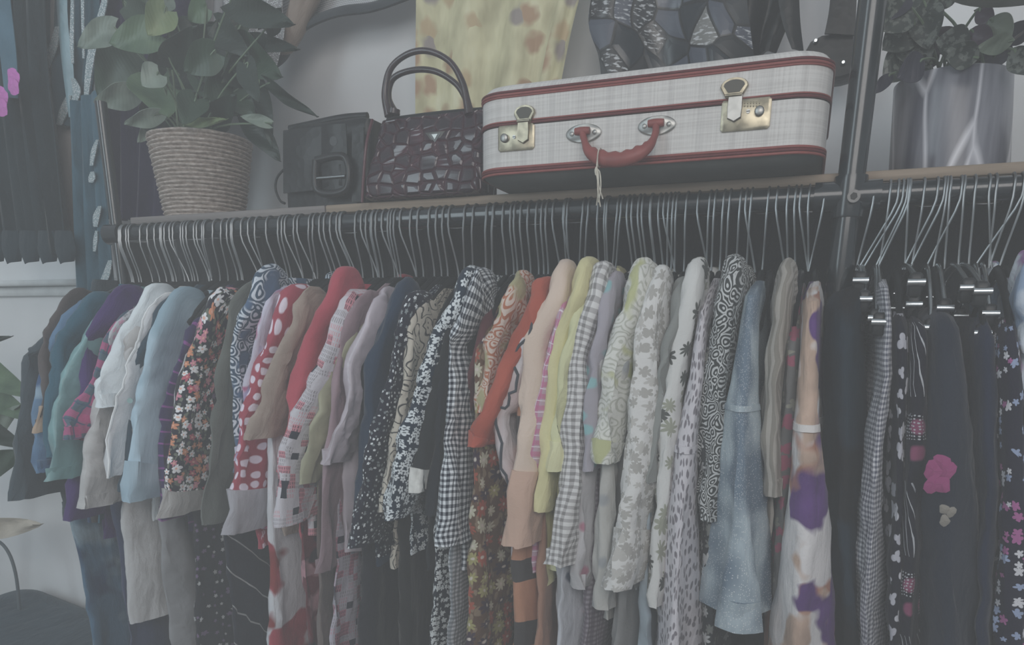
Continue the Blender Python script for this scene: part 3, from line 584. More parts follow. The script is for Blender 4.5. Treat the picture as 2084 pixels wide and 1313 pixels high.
lower('dress', 'long black dress with soft folds below the cream leaves', 'dress', (800, 795), plain(O(74, 74, 75)), .06, .18)
lower('dress', 'long black dress sprinkled with white daisies under the gingham', 'dress', (874, 866), blooms(O(74, 76, 80), (O(156, 160, 160),), .013, .5, 5, .9), .05, .195)
lower('skirt', 'slim grey gingham skirt showing under the gingham shirt', 'skirt', (912, 904), gingham(O(100, 104, 108), O(150, 152, 156), .0095, .5), .03, .19)
lower('dress', 'embroidered folk dress with ochre and red motifs on brown', 'dress', (950, 938), blooms(O(100, 86, 78), (O(140, 84, 70), O(150, 146, 128), O(135, 130, 90), O(84, 78, 84)), .035, .5, 8, .4, O(160, 150, 140), O(120, 106, 92), .5), .07, .205, flare=.03)
lower('dress', 'terracotta and charcoal striped dress under the peach coat', 'dress', (1040, 1036), lines(O(150, 110, 90), O(86, 84, 84), .14, .6, PI/2, .03), .055, .19)
lower('dress', 'long coral brown dress right of the striped terracotta dress', 'dress', (1085, 1080), plain(O(138, 108, 94)), .03, .18)
lower('blouse', 'long white blouse with dark blue smudges under the grey checks', 'dress', (1130, 1118), splash(O(154, 156, 162), (O(92, 100, 118),), 9, .6), .065, .20)
lower('skirt', 'dark mauve checked skirt deep among the white shirts', 'skirt', (1182, 1176), gingham(O(98, 92, 98), O(120, 114, 120), .01, .5), .05, .18)
lower('dress', 'ash grey dress hanging behind the baggy white sleeve', 'dress', (1250, 1245), plain(O(112, 112, 112)), .05, .18)
lower('dress', 'pale blue grey dress hem under the leopard spots', 'dress', (1300, 1290), satin(O(128, 140, 148), .5), .04, .20)
lower('dress', 'black and white fern print dress between leopard and denim', 'dress', (1425, 1415), blooms(O(80, 81, 82), (O(145, 146, 146), O(110, 111, 108)), .03, .45, 7, 1), .035, .19)

# small things fixed on garments: the magenta flower of the navy dress, the drawstring, the dot button
def flower(parent, c, r, mat, name='appliqued_flower', n=5, yoff=-.004):
    for k in range(n):
        a = 2*PI*k/n+.3; cc = c+Vector((math.cos(a)*r*.42, yoff-.0008*k, math.sin(a)*r*.75)); rs = []
        for q, (s_, yy) in enumerate(((.05, .0012), (.9, .001), (1, 0), (.75, -.0012), (.05, -.0015))):
            rs.append([cc+Vector((math.cos(b)*r*(.5+.10*math.sin(3*b+k))*s_, yy, math.sin(b)*r*(.62+.12*math.sin(2*b+k*2))*s_)) for b in (2*PI*j/12 for j in range(12))])
        link(name, rings(rs), mat, parent)
yf = YR-.21-.04
flower(nd, aty(1910, 965, yf-.012), .024, plain(O(128, 74, 104)), 'magenta_petal', 5); flower(nd, aty(1925, 1045, yf-.012), .014, plain(O(118, 114, 108)), 'cream_petal', 3)

# ---- hangers on the rail without a wide garment: dark shoulders between the clothes
HX = [250, 262, 300, 318, 330, 345, 352, 366, 382, 396, 402, 420, 436, 450, 462, 478, 490, 505, 520, 566, 580, 598, 610, 630, 642, 650, 660, 672, 685, 735, 745, 765, 772, 790, 802, 830,
      850, 872, 882, 905, 912, 945, 962, 985, 1005, 1030, 1044, 1060, 1075, 1092, 1112, 1120, 1160, 1196, 1220, 1240, 1262, 1278, 1300, 1308, 1340, 1352, 1362, 1398, 1446, 1456, 1480, 1508, 1530, 1556, 1582, 1604, 1616, 1630, 1645]
for hx in HX:
    x = aty(hx, 480-.056*(hx-220)-12, YR-.02).x
    if min(abs(x-u) for u in used_x) > .0075: hanger(x)
RX = [(1828, 2), (1838, 2), (1846, 1), (1852, 1), (1908, 1), (1922, 1), (1934, 0), (1957, 1), (1963, 0), (1985, 0), (2028, 0), (2083, 2)]
CLM = box(-.010, .010, -.007, .007, -.03, .008, .003)
def clip_hanger(x, k, dz, half, lab, sx=0):
    h = thing('clip_hanger', lab, 'hanger', (x, YR, ZR), 'clip hangers right of the post')
    a = bpy.data.objects.new('hook', HML[k] if k else HM[1]); C.objects.link(a); a.parent = h
    xo = (.15, .32, .45)[k]*-.105 if k else 0
    def ln(nm, me, mt, par=h):
        o = link(nm, me, mt); o.parent = par; return o
    ln('crossbar', tube([(xo, -half, -.14+dz), (xo, 0, -.118), (xo, half, -.14+dz)], .0035, 8, 12), CHROME)
    for s_ in (-1, 1):
        c = ln('clip', box(xo-.009, xo+.009, s_*half-.012, s_*half+.012, -.172+dz, -.135+dz, .004), BLACKP)
        ln('clip_spring', tube([(xo-.012, s_*half-.015, -.150+dz), (xo+.012, s_*half-.015, -.150+dz)], .0055, 8), CHROME, c)
for i, (hx, k) in enumerate(RX):
    x = aty(hx, 390-.056*(hx-1828), YR-.02).x
    clip_hanger(x, k, -.022*(i % 4)-.008*(i % 3), .12+.02*(i % 5), 'chrome-hooked clip hanger with black clips right of the rack post')
# ------------------------------------------------------------------ suitcase
sx0, sx1, sy0, sy1 = -.648, -.002, 1.42, 1.79; sz = ZS+.001
SC = thing('suitcase', 'cream tweed vintage suitcase with red piping and brass locks, lying on the shelf', 'suitcase', ((sx0+sx1)/2, (sy0+sy1)/2, sz))
scx, scy, shx, shy = (sx0+sx1)/2, (sy0+sy1)/2, (sx1-sx0)/2, (sy1-sy0)/2
t = T('tweed_vinyl'); x, y, z = t.sep(t.uv)
hl = t.noise(t.vm('MULTIPLY', t.uv, (3, 160, 1)), 2, 3); vl = t.noise(t.vm('MULTIPLY', t.uv, (160, 3, 1)), 2, 3)
gx = t.ma('LESS_THAN', t.ma('FRACT', t.ma('DIVIDE', x, .055)), .22); col = t.ramp(t.ma('MULTIPLY', t.ma('ADD', hl, vl), .5), [(.32, O(146, 143, 140)), (.58, O(163, 161, 158))])
col = t.mix(t.ma('MULTIPLY', gx, .16), col, O(120, 118, 118)); t.bump(t.ma('ADD', hl, vl), .25, .0015); TWEED = t.done(col, .55, 0, .4)
REDP = paint(O(126, 82, 80), .45, .4, .12, 60); REDD = paint(O(104, 76, 77), .5, .3, .15, 60); UNDER = paint(O(96, 98, 97), .6, .3, .2, 12); CREAM = paint(O(165, 150, 140), .6)
zm = aty(960, 262, sy0).z; ztp = aty(960, 200, sy0).z; zbt = sz+.021; ztop = sz+.189
def srow(z, ins=0, r=.062): return rrect(scx, scy, shx-ins, shy-ins, r-ins*.6, z, 8)
bot = link('base_shell', rings([srow(zbt, .0), srow(zm-.003, 0), srow(zm-.002, .006)]), TWEED, SC)
und = link('underside', rings([srow(sz, .055), srow(sz+.003, .034), srow(sz+.010, .012), srow(sz+.019, .001), srow(zbt, 0)]), UNDER, SC)
lid = link('lid', rings([srow(zm+.004, .006), srow(zm+.005, 0), srow(ztp, 0), srow(ztp+.008, .002), srow(ztp+.017, .010), srow(ztp+.022, .024), srow(ztp+.0235, .05)]), TWEED, SC)
def piping(nm, z, r, mat, par, ins=0):
    loop = rrect(scx, scy, shx-ins+.0005, shy-ins+.0005, .062, z, 10); n = len(loop); rs = []
    for i in range(n):
        d = (loop[(i+1) % n]-loop[i-1]).normalized(); o_ = Vector((d.y, -d.x, 0)); rs.append([loop[i]+o_*math.cos(a)*r+Vector((0, 0, math.sin(a)*r)) for a in (2*PI*j/8 for j in range(8))])
    rs.append(rs[0]); link(nm, rings(rs, False, False), mat, par)
for k, (dz, mt) in enumerate(((.0, REDP), (.0050, REDD), (.0098, REDP))): piping('piping', zbt+dz-.004, .0025, mt, und)
piping('piping', zm+.001, .0026, REDD, bot); piping('piping', zm+.0055, .0016, REDP, lid)
piping('piping', ztp-.001, .0026, REDP, lid); piping('piping', ztp+.0038, .0022, REDD, lid); piping('piping', ztp-.0052, .0018, REDP, lid)
yf = sy0
def P2(x, y): v = aty(x, y, yf); return (v.x, v.z)
def lock(rect, hasp, fan, knob, scr, mats, flip):
    (x0, y0), (x1, y1) = rect; a = P2(x0, y0); b = P2(x1, y1)
    pl = link('lock_plate', prism([(a[0]+.003, a[1]), (b[0]-.004, a[1]), (b[0], a[1]-.004), (b[0], b[1]+.004), (b[0]-.004, b[1]), (a[0]+.004, b[1]), (a[0], b[1]+.004), (a[0], a[1]-.003)], yf-.004, yf+.001, .0012), BRASS, SC)
    h0, h1 = P2(*hasp[0]), P2(*hasp[1]); w_ = (h1[0]-h0[0])
    hp = link('hasp', prism([(h0[0], h0[1]), (h1[0], h0[1]), (h1[0]+.001, (h0[1]+h1[1])/2), (h1[0], h1[1]+.005), ((h0[0]+h1[0])/2, h1[1]-.001), (h0[0], h1[1]+.005), (h0[0]-.001, (h0[1]+h1[1])/2)], yf-.010, yf-.003, .002), mats, pl)
    f0, f1 = P2(*fan[0]), P2(*fan[1]); cx_ = (f0[0]+f1[0])/2; rw = (f1[0]-f0[0])/2; hh = f0[1]-f1[1]
    poly = [(cx_-w_*.55, f1[1])]+[(cx_+rw*math.cos(math.radians(a_)), f1[1]+hh*.55+hh*.45*math.sin(math.radians(a_))) for a_ in range(180, -1, -20)]+[(cx_+w_*.55, f1[1])]
    cp_ = link('catch', prism(poly, yf-.007, yf+.001, .002), BRASS, lid)
    inn = [(cx_+(x_-cx_)*.75, f1[1]+hh*.25+(z_-f1[1])*.62) for x_, z_ in poly]; link('catch_recess', prism(inn, yf-.0078, yf-.006, 0), paint((.07, .065, .05, 1), .5), lid)
    link('catch_bar', tube([(cx_-rw*.6, yf-.010, f1[1]+.003), (cx_+rw*.6, yf-.010, f1[1]+.003)], .0025, 8), BRASS, lid)
    kx, kz = P2(*knob); link('lock_knob', tube([(kx, yf-.003, kz), (kx, yf-.009, kz), (kx, yf-.0105, kz)], [.0078, .0078, .006], 20), NICKEL, pl)
    kx, kz = P2(*scr); link('screw', tube([(kx, yf-.003, kz), (kx, yf-.0055, kz)], .0034, 14), NICKEL, pl)
    link('screw_slot', box(kx-.003, kx+.003, yf-.0060, yf-.0054, kz-.0005, kz+.0005, .0001), paint((.01, .01, .01, 1), .6), pl)
    return pl
lock(((1015, 258), (1088, 304)), ((1057, 248), (1078, 292)), ((1048, 217), (1090, 250)), (1029, 283), (1048, 280), BRASS, 0)
pl2 = lock(((1470, 207), (1566, 262)), ((1484, 196), (1508, 248)), ((1468, 162), (1522, 198)), (1546, 228), (1523, 228), NICKEL, 1)
for r_ in range(2):     # small raised maker's letters, unreadable in the photo, as a row of worn marks
    for k in range(6):
        a = P2(1516+k*6, 210+r_*7); link('embossed_mark', box(a[0]-.0012, a[0]+.0012, yf-.0048, yf-.0038, a[1]-.0016, a[1]+.0016, .0003), metal((.35, .31, .22, 1), .5), pl2)
for (mx, my, tx, ty) in ((1188, 272, 1188, 276), (1337, 256, 1332, 262)):
    a = P2(mx, my); w2 = .034; poly = [(a[0]+w2*math.cos(q)*(1 if abs(math.cos(q)) < .6 else 1), a[1]+.016*math.sin(q)) for q in (2*PI*j/24 for j in range(24))]
    mt_ = link('handle_mount', prism(poly, yf-.004, yf+.001, .0015), NICKEL, SC)
    for sd in (-1, 1): link('rivet', lathe([(.0001, 0), (.0042, .0), (.0042, .0018), (.002, .003), (.0001, .0032)], (0, 0), 14), NICKEL, mt_); rv = mt_.children[-1]; rv.data.transform(Matrix.Translation((a[0]+sd*.022, yf-.0035, a[1])) @ Matrix.Rotation(PI/2, 4, 'X'))
    link('handle_bracket', tube([(a[0]-.014, yf-.010, a[1]+.002), (a[0]+.014, yf-.010, a[1]+.002)], [.006, .0075, .006], 12, 6), REDP, mt_)
hpx = [(1186, 268, .006), (1190, 285, .010), (1199, 308, .020), (1222, 322, .030), (1260, 326, .036), (1295, 316, .034), (1322, 298, .026), (1334, 275, .014), (1336, 256, .006)]
hp_ = [Vector((aty(x_, y_, yf-o_).x, yf-o_-.004, aty(x_, y_, yf-o_).z)) for x_, y_, o_ in hpx]; HP = crom(hp_, 60); rs = []
for i, p in enumerate(HP):
    d = (HP[min(i+1, 59)]-HP[max(i-1, 0)]).normalized(); nn_ = Vector((0, -1, 0)); nn_ = (nn_-d*nn_.dot(d)).normalized(); b_ = d.cross(nn_); t_ = i/59
    grip = max(0, 1-abs(t_-.5)/.33); gz = .0062+.0068*min(1, grip*1.8); gy = .0068+.004*grip; sc2 = .0016*math.sin(t_*70)*(1 if .25 < t_ < .75 else 0)
    rs.append([p+nn_*math.cos(q)*gy+b_*math.sin(q)*(gz+(sc2 if (b_*math.sin(q)).z > 0 else 0)) for q in (2*PI*j/16 for j in range(16))])
link('handle', rings(rs), REDP, SC)
# string tied round the handle
STRG = paint(O(158, 154, 142), .8, .2, .2, 90); st = thing('tied_string', 'frayed off-white string knotted round the red suitcase handle', 'string', tuple(HP[22]))
hc = HP[22]; lp = [hc+Vector((.001*math.sin(a), .014*math.cos(a), .0155*math.sin(a))) for a in (2*PI*j/18 for j in range(19))]
link('loop', tube(lp, .0011, 6), STRG, st)
for k in range(4):
    ex, ey = ((1214, 418), (1222, 421), (1227, 405), (1218, 412))[k]; e = aty(ex, ey, hc.y-.002-.003*k); mid = aty(1214+k*2, 352, hc.y-.015); pts_ = [hc+Vector((0, -.014, -.002)), hc+Vector((0, -.016, -.02)), mid+Vector((.002*math.sin(k*3), 0, 0)), (mid+e)/2+Vector((.004*math.cos(k*2), -.002, 0)), e]
    link('strand', tube(pts_, .0012, 6, 24), STRG, st)
kn = aty(1213, 347, hc.y-.015); link('knot', tube([kn+Vector((0, 0, .006)), kn, kn-Vector((0, 0, .008))], [.001, .0035, .001], 8, 8), STRG, st)

# ------------------------------------------------------------------ burgundy crocodile handbag
yb = 1.500
def PB(x, y, Y=None): return aty(x, y, Y if Y else yb)
t = T('crocodile_leather'); v = t.vor(t.vm('MULTIPLY', t.ob, (1, 1, 1.25)) , 31, .6, 'DISTANCE_TO_EDGE'); v.voronoi_dimensions = '3D'; ed = v.outputs['Distance']
e2 = t.n.new('ShaderNodeMapRange'); t.put(e2.inputs[0], ed); e2.inputs[1].default_value = 0; e2.inputs[2].default_value = .16
t.bump(t.ma('POWER', e2.outputs[0], .5), .8, .006); CROC = t.done(t.ramp(ed, [(0, (.075, .022, .034, 1)), (.08, (.036, .014, .024, 1)), (.3, (.020, .011, .018, 1))]), .16, 0, .6)
BG = thing('handbag', 'burgundy crocodile-skin handbag with two tall handles beside the suitcase', 'handbag', (-.85, yb+.05, ZS))
xl0, xl1 = PB(736, 410).x, PB(757, 240).x; xr0, xr1 = -.700, -.690; ztb = PB(760, 238).z; zb0 = ZS+.002
# the two lower corners follow the bag's side; its right end is tucked against the suitcase
rows = []
for f in [i/16 for i in range(17)]:
    a, b = xl0+(xl1-xl0)*f, -.668; dp = .052*(1-f)+.022*f; dp += .010*math.sin(PI*f); z_ = zb0+(ztb-zb0)*f
    if f == 0: rows.append(rrect((a+b)/2, yb+.052, (b-a)/2-.012, dp-.010, .012, z_, 8))
    rows.append([Vector((p.x, p.y-(.006*math.sin((p.x-a)/(b-a)*9+f*7)*math.sin(PI*f) if p.y < yb+.05 else 0), p.z)) for p in rrect((a+b)/2, yb+.052, (b-a)/2, dp, .018, z_+(.006 if f == 0 else 0), 8)])
body_b = link('bag_body', rings(rows), CROC, BG)
link('zip_top', tube([(xl1+.01, yb+.05, ztb+.002), (-.680, yb+.05, ztb+.002)], [.008, .010, .008], 10, 12), LEATHER, BG)
link('side_piping', tube([PB(737, 412, yb+.004), PB(745, 300, yb+.002), PB(758, 244, yb+.03)], .0035, 8, 14), paint((.09, .02, .03, 1), .3), BG)
HB = paint((.030, .014, .018, 1), .25, .6, .3, 50)
for yo, pp in ((.028, [(792, 236), (784, 190), (795, 140), (830, 110), (872, 104), (915, 125), (940, 165), (950, 205), (955, 232)]), (.076, [(806, 236), (790, 200), (800, 160), (840, 143), (885, 145), (925, 168), (945, 195), (952, 215), (962, 238)])):
    link('handle', tube([PB(x_, y_, yb+yo) for x_, y_ in pp], [.0105, .0075, .0062, .0062, .0062, .0075, .0105], 12, 50), HB, BG)
link('handle_ring', tube([PB(801, 232, yb+.026), PB(802, 222, yb+.026)], .0135, 14), HB, BG)
a = PB(880, 277); s_ = .024; tri = link('triangle_badge', prism([(a.x-s_, a.z+.011), (a.x+s_, a.z+.011), (a.x, a.z-.017)], yb+.012, yb+.024, .001), NICKEL, BG)
link('badge_face', prism([(a.x-s_*.62, a.z+.0075), (a.x+s_*.62, a.z+.0075), (a.x, a.z-.010)], yb+.0108, yb+.013, 0), paint((.05, .05, .05, 1), .3), tri)
link('badge_chevron', prism([(a.x-s_*.3, a.z+.006), (a.x+s_*.3, a.z+.006), (a.x, a.z-.004)], yb+.010, yb+.012, 0), NICKEL, tri)

# ------------------------------------------------------------------ black satchel
yk = 1.54
SB = thing('satchel', 'black leather satchel with a wide buckled strap between basket and burgundy handbag', 'handbag', (PB(650, 430, yk).x, yk+.05, ZS))
xa, xb = PB(572, 400, yk).x, PB(752, 400, yk).x; zt2 = PB(600, 262, yk).z; zt3 = PB(750, 238, yk).z
rows = []
for f in [i/12 for i in range(13)]:
    r0 = rrect((xa+xb)/2, yk+.06, (xb-xa)/2-.004*(1-f), .055-.012*f, .02, 0, 6); zz = lambda p: ZS+.002+(zt2+(zt3-zt2)*(p.x-xa)/(xb-xa)-ZS)*f
    r0 = [Vector((p.x, p.y, zz(p))) for p in r0]; rows.append(r0)
cq = sum(rows[-1], Vector())/len(rows[-1]); rows.append([cq+(p-cq)*.85+Vector((0, 0, .008)) for p in rows[-1]])
link('bag_body', rings(rows), LEATHER, SB)
fl = []
for i in range(9):
    f = i/8; rr_ = []
    for j in range(9):
        q = j/8; pb = PB(582+(660-582)*q, 268-8*q+(395-268)*f+(8 if j in (0, 8) else 0)*f*0, yk); rr_.append(Vector((pb.x, yk-.006-.006*math.sin(PI*q)*math.sin(PI*min(1, f*1.3)), pb.z)))
    fl.append(rr_)
link('front_flap', sheet(fl, .004), LEATHER, SB)
so = []
for (x0_, x1_, y_) in ((664, 712, 258), (664, 714, 290), (664, 715, 330), (666, 714, 372), (668, 712, 402)):
    so.append([Vector((PB(x0_+(x1_-x0_)*q/5, y_, yk).x, yk-.013-.004*math.sin(PI*q/5), PB(690, y_, yk).z)) for q in range(6)])
stp = link('strap', sheet(so, .005), LEATHER, SB)
a, b = PB(655, 330, yk), PB(716, 388, yk); fr = [(a.x, a.z), (b.x, a.z), (b.x, b.z), (a.x, b.z)]
link('buckle', tube([Vector((x_, yk-.022, z_)) for x_, z_ in fr+fr[:1]], .0085, 8, 40), paint((.012, .012, .013, 1), .3, .4), stp)
link('buckle_bar', tube([(a.x, yk-.023, (a.z+b.z)/2-.006), (b.x, yk-.023, (a.z+b.z)/2-.006)], .004, 8), metal((.25, .26, .26, 1), .3), stp)
a, b = PB(663, 338, yk), PB(708, 384, yk); link('buckle_tab', box(a.x, b.x, yk-.021, yk-.012, b.z, a.z, .004), LEATHER, stp)
a = PB(690, 292, yk); link('snap', tube([(a.x, yk-.016, a.z), (a.x, yk-.022, a.z)], [.012, .010], 20), paint((.02, .02, .022, 1), .25, .6), stp)
link('pocket_panel', sheet([[Vector((PB(720+(744-720)*q/3, 262+150*r_/4, yk).x, yk-.004, PB(730, 262+150*r_/4, yk).z)) for q in range(4)] for r_ in range(5)], .004), LEATHER, SB)
link('side_ring', tube([PB(x_, y_, yk+.03) for x_, y_ in ((578, 345), (564, 362), (561, 385), (570, 408), (580, 414))], .003, 8, 24), LEATHER, SB)
link('top_strap', tube([PB(x_, y_, yk+.05) for x_, y_ in ((590, 262), (640, 252), (700, 240), (748, 236))], [.008, .009, .008], 8, 20), LEATHER, SB)

# ------------------------------------------------------------------ woven basket with a leafy plant
yc = 1.655
bx0 = aty(303, 250, yc).x; bx1 = aty(512, 250, yc).x; bc = (bx0+bx1)/2; rt = (bx1-bx0)/2*.735
c0 = aty(342, 440, yc).x; c1 = aty(497, 440, yc).x; rb_ = (c1-c0)/2*.73; bcb = (c0+c1)/2; zr = aty(400, 252, yc-rt).z
PLT = thing('potted_plant', 'leafy green plant in a tall woven seagrass basket', 'potted plant', (bc, yc, ZS))
NR, NA = 21, 150; rs = []; per = 7
for i in range(NR*per+1):
    f = i/(NR*per); z = ZS+.001+(zr-ZS)*f; r = rb_+(rt-rb_)*f; row = i//per; cx_ = bcb+(bc-bcb)*f; ring = []
    for j in range(NA):
        a = 2*PI*j/NA; v_ = abs(math.sin(PI*i/per)); tw = abs(math.sin(a*30+row*1.9+i*.35+.6*math.sin(a*5+row)))
        q = r+.0062*v_+.0034*v_*tw+.0012*math.sin(a*11+row*4)-.003; ring.append(Vector((cx_+q*math.cos(a), yc+q*math.sin(a), z+.0012*math.sin(a*7+row*2)*v_)))
    rs.append(ring)
last = rs[-1]; cc = Vector((bc, yc, zr)); rs.append([cc+(p-cc)*.94+Vector((0, 0, .001)) for p in last]); rs.append([cc+(p-cc)*.92-Vector((0, 0, .05)) for p in last])
t = T('seagrass'); f = t.noise(t.ob, 90, 3); g_ = t.noise(t.ob, 12, 2)
col = t.mix(t.ma('MULTIPLY', g_, .5), t.ramp(f, [(.3, O(128, 116, 108)), (.7, O(164, 154, 146))]), O(130, 120, 114)); SEAG = t.done(col, .8, 0, .25)
link('basket', rings(rs), SEAG, PLT)
link('soil', lathe([(.001, zr-.02), (rt*.9, zr-.022), (rt*.9, zr-.03)], (bc, yc), 24), paint((.02, .015, .012, 1), .95), PLT)
def leaf_mat(c, c2=None, name='leaf', spots=None):
    t = T(name); x, y, z = t.sep(t.uv); f = t.noise(t.ob, 14, 3)
    col = t.ramp(f, [(.3, tuple(v*.75 for v in c[:3])+(1,)), (.65, c2 or c)])
    if spots: col = t.mix(t.step(t.noise(t.ob, 95, 3), .47, .03), col, spots)
    vein = t.ma('ABSOLUTE', t.ma('SINE', t.ma('MULTIPLY', t.ma('ADD', y, t.ma('MULTIPLY', t.ma('ABSOLUTE', x), -.6)), 330)))
    t.bump(vein, .12, .002); return t.done(col, .42, 0, .45)
LM = [leaf_mat(O(80, 90, 82)), leaf_mat(O(88, 104, 90), O(98, 114, 94)), leaf_mat(O(98, 110, 102), O(116, 126, 116)), leaf_mat(O(76, 81, 78)), leaf_mat(O(98, 114, 88), O(112, 122, 92))]
STM = paint(O(100, 112, 96), .5)
def leaf(parent, B, Tp, W, mat, roll=0, fold=.25, droop=.12, heart=1.0, nm='leaf', pet=None, face=None):
    d = Tp-B; L = d.length; d.normalize(); n = (CAM-B).normalized() if face is None else face.normalized(); n = (n-d*n.dot(d)).normalized(); s = d.cross(n)
    n = n*math.cos(roll)+s*math.sin(roll); s = d.cross(n); G = []; NL, NW = 12, 8
    for i in range(NL+1):
        t_ = i/NL; w_ = W*.5*min(1, (t_+.03)**.42*1.45)*(max(0, 1-t_)**.70)*1.28 if heart > .5 else W*.5*math.sin(PI*min(1, max(.01, t_**.85)))**.8
        row = []
        for j in range(NW+1):
            q = (j/NW)*2-1; back = -heart*.16*L*(abs(q)**1.5)*(1-t_)**3
            p = B+d*(t_*L+back)+s*(q*w_)+n*(abs(q)**1.3*w_*fold-droop*L*t_*t_+.02*L*math.sin(t_*9+q*3)); row.append(p)
        G.append(row)
    me = sheet(G, .0012)
    for l_ in me.uv_layers[0].data: pass
    k = 0; uvl = me.uv_layers[0].data
    lf = link(nm, me, mat, parent)
    if pet is not None:
        mid = (pet+B)/2+Vector((0, 0, .02)); link('stem', tube([pet, mid, B, B+d*L*.15], [.0028, .0022, .0018], 6, 14), STM, parent)
    return lf
PL = [((325, 68), (216, 84), 52, 1, .3), ((236, 58), (152, 92), 40, 2, .4), ((262, 92), (196, 196), 60, 0, .2), ((272, 188), (190, 212), 40, 2, -.3), ((318, 162), (338, 232), 88, 1, 0),
      ((325, 150), (288, 172), 44, 2, .5), ((322, 232), (252, 258), 30, 2, -.5), ((302, 266), (282, 288), 18, 2, 0), ((462, 92), (348, 86), 52, 3, .2), ((302, -10), (262, 62), 56, 0, .2), ((255, 10), (330, 52), 50, 0, .5),
      ((342, -2), (326, 26), 26, 2, 0), ((415, 140), (512, 226), 74, 0, -.2), ((486, 98), (560, 152), 62, 0, .3), ((468, 4), (582, 48), 48, 3, .2), ((510, 82), (596, 98), 26, 3, 0), ((545, 170), (636, 240), 22, 3, .6),
      ((505, 232), (564, 322), 46, 3, .2), ((548, 252), (488, 234), 20, 2, .3), ((395, 240), (338, 190), 58, 3, -.2), ((382, 250), (450, 248), 16, 4, .3), ((438, 106), (372, 146), 50, 0, 0), ((440, 52), (500, 108), 46, 3, .2),
      ((520, 160), (556, 292), 30, 3, -.3), ((430, 252), (474, 200), 46, 3, 0), ((345, 120), (400, 60), 44, 3, .3), ((400, 200), (372, 248), 48, 0, .3), ((470, 180), (440, 240), 40, 3, -.3), ((360, 100), (300, 128), 40, 3, .1), ((500, 130), (520, 200), 40, 3, .5),
      ((455, 150), (420, 200), 46, 0, -.4), ((340, 20), (300, 70), 46, 4, .2), ((255, 170), (215, 120), 44, 3, .2), ((540, 60), (572, 20), 34, 3, .4), ((420, 15), (380, 40), 34, 1, .2)]
fr_ = random.Random(5)
for k in range(22):
    bx, by = fr_.uniform(300, 500), fr_.uniform(40, 225); an = fr_.uniform(-.6, PI+.6); ln = fr_.uniform(40, 75); PL.append(((bx, by), (bx+ln*math.cos(an), by+ln*.8*abs(math.sin(an))), fr_.uniform(34, 50), fr_.choice((0, 3, 3)), fr_.uniform(-.5, .5)))
for i, (b, e, W, mi, ro) in enumerate(PL):
    rr2 = random.Random(i*13+1); Yb = yc-.02+rr2.uniform(-.10, .06)+(.09 if i > 34 else 0); Yt = Yb-rr2.uniform(.01, .06); B = aty(*b, Yb); E_ = aty(*e, Yt)
    leaf(PLT, B, E_, W*(B-CAM).length/F*1.12, LM[mi], ro, .28, .10, 1, 'leaf', Vector((bc+rr2.uniform(-.04, .04), yc+rr2.uniform(-.04, .03), zr-.015)))

# ------------------------------------------------------------------ marbled pot with a dark plant
ym = 1.66
ma, mb = aty(1806, 335, ym).x, aty(2064, 335, ym).x; mt0, mt1 = aty(1814, 170, ym).x, aty(2071, 140, ym).x; mc = (ma+mb)/2; mr = (mb-ma)/2*.95; mct = (mt0+mt1)/2; mrt = (mt1-mt0)/2*.95; mz = aty(1940, 133, ym-mrt).z
MP = thing('marbled_pot_plant', 'plant with dark mottled leaves in a grey marbled pot on the shelf end', 'potted plant', (mc, ym, ZS))
rs = [[Vector((mc+(mct-mc)*f+(mr+(mrt-mr)*f-i_)*math.cos(a), ym+(mr+(mrt-mr)*f-i_)*math.sin(a), ZS+.001+(mz-ZS)*f)) for a in (2*PI*j/64 for j in range(64))] for f, i_ in ((0, .004), (.02, 0), (.25, 0), (.5, 0), (.75, 0), (.985, 0), (1, .002), (1, .008), (.8, .010))]
t = T('marbled_ceramic'); p = t.warp(t.vm('MULTIPLY', t.ob, (1, 1, .35)), 9, .05); v = t.vor(p, 13, 1, 'DISTANCE_TO_EDGE'); v.voronoi_dimensions = '3D'; vn = t.step(v.outputs['Distance'], .035, .035)
st_ = t.noise(t.vm('MULTIPLY', t.ob, (1, 1, .12)), 30, 3); base = t.ramp(st_, [(.35, O(86, 87, 94)), (.65, O(114, 115, 122))])
MARB = t.done(t.mix(t.ma('MULTIPLY', vn, .75), base, O(168, 168, 174)), .3, 0, .5); link('pot', rings(rs), MARB, MP)
link('soil', lathe([(.001, mz-.012), (mrt*.9, mz-.014), (mrt*.9, mz-.02)], (mct, ym), 24), paint((.02, .015, .012, 1), .95), MP)
DM = [leaf_mat(O(80, 84, 82), None, 'mottled_leaf', O(98, 102, 98)), leaf_mat(O(80, 80, 86)), leaf_mat(O(98, 108, 98), O(115, 124, 110)), leaf_mat(O(88, 80, 88))]
DL = [((1850, 10), (1795, 60), 52, 0), ((1860, 45), (1800, 100), 50, 0), ((1885, 0), (1888, 98), 44, 0), ((1870, 95), (1800, 165), 52, 0), ((1880, 120), (1830, 158), 40, 1), ((1845, 60), (1888, 128), 50, 0), ((1830, -20), (1800, 40), 50, 1), ((1905, 130), (1850, 100), 40, 1),
      ((1972, 95), (1908, 82), 44, 0), ((1990, 118), (1925, 105), 34, 0), ((1975, 62), (2018, 92), 28, 3), ((2015, 40), (2056, 78), 34, 2), ((2062, 82), (1990, 100), 24, 2), ((2000, 122), (1930, 122), 34, 1), ((2060, 108), (1995, 112), 30, 1), ((2062, 100), (2092, 150), 30, 0), ((2050, 90), (2100, 40), 28, 1), ((1990, 20), (2020, 45), 22, 3),
      ((1815, 150), (1782, 188), 18, 1), ((1900, 20), (1930, -40), 40, 0), ((1870, -10), (1830, 30), 44, 0), ((1935, 100), (1900, 60), 34, 3), ((1895, 128), (1868, 150), 34, 0)]
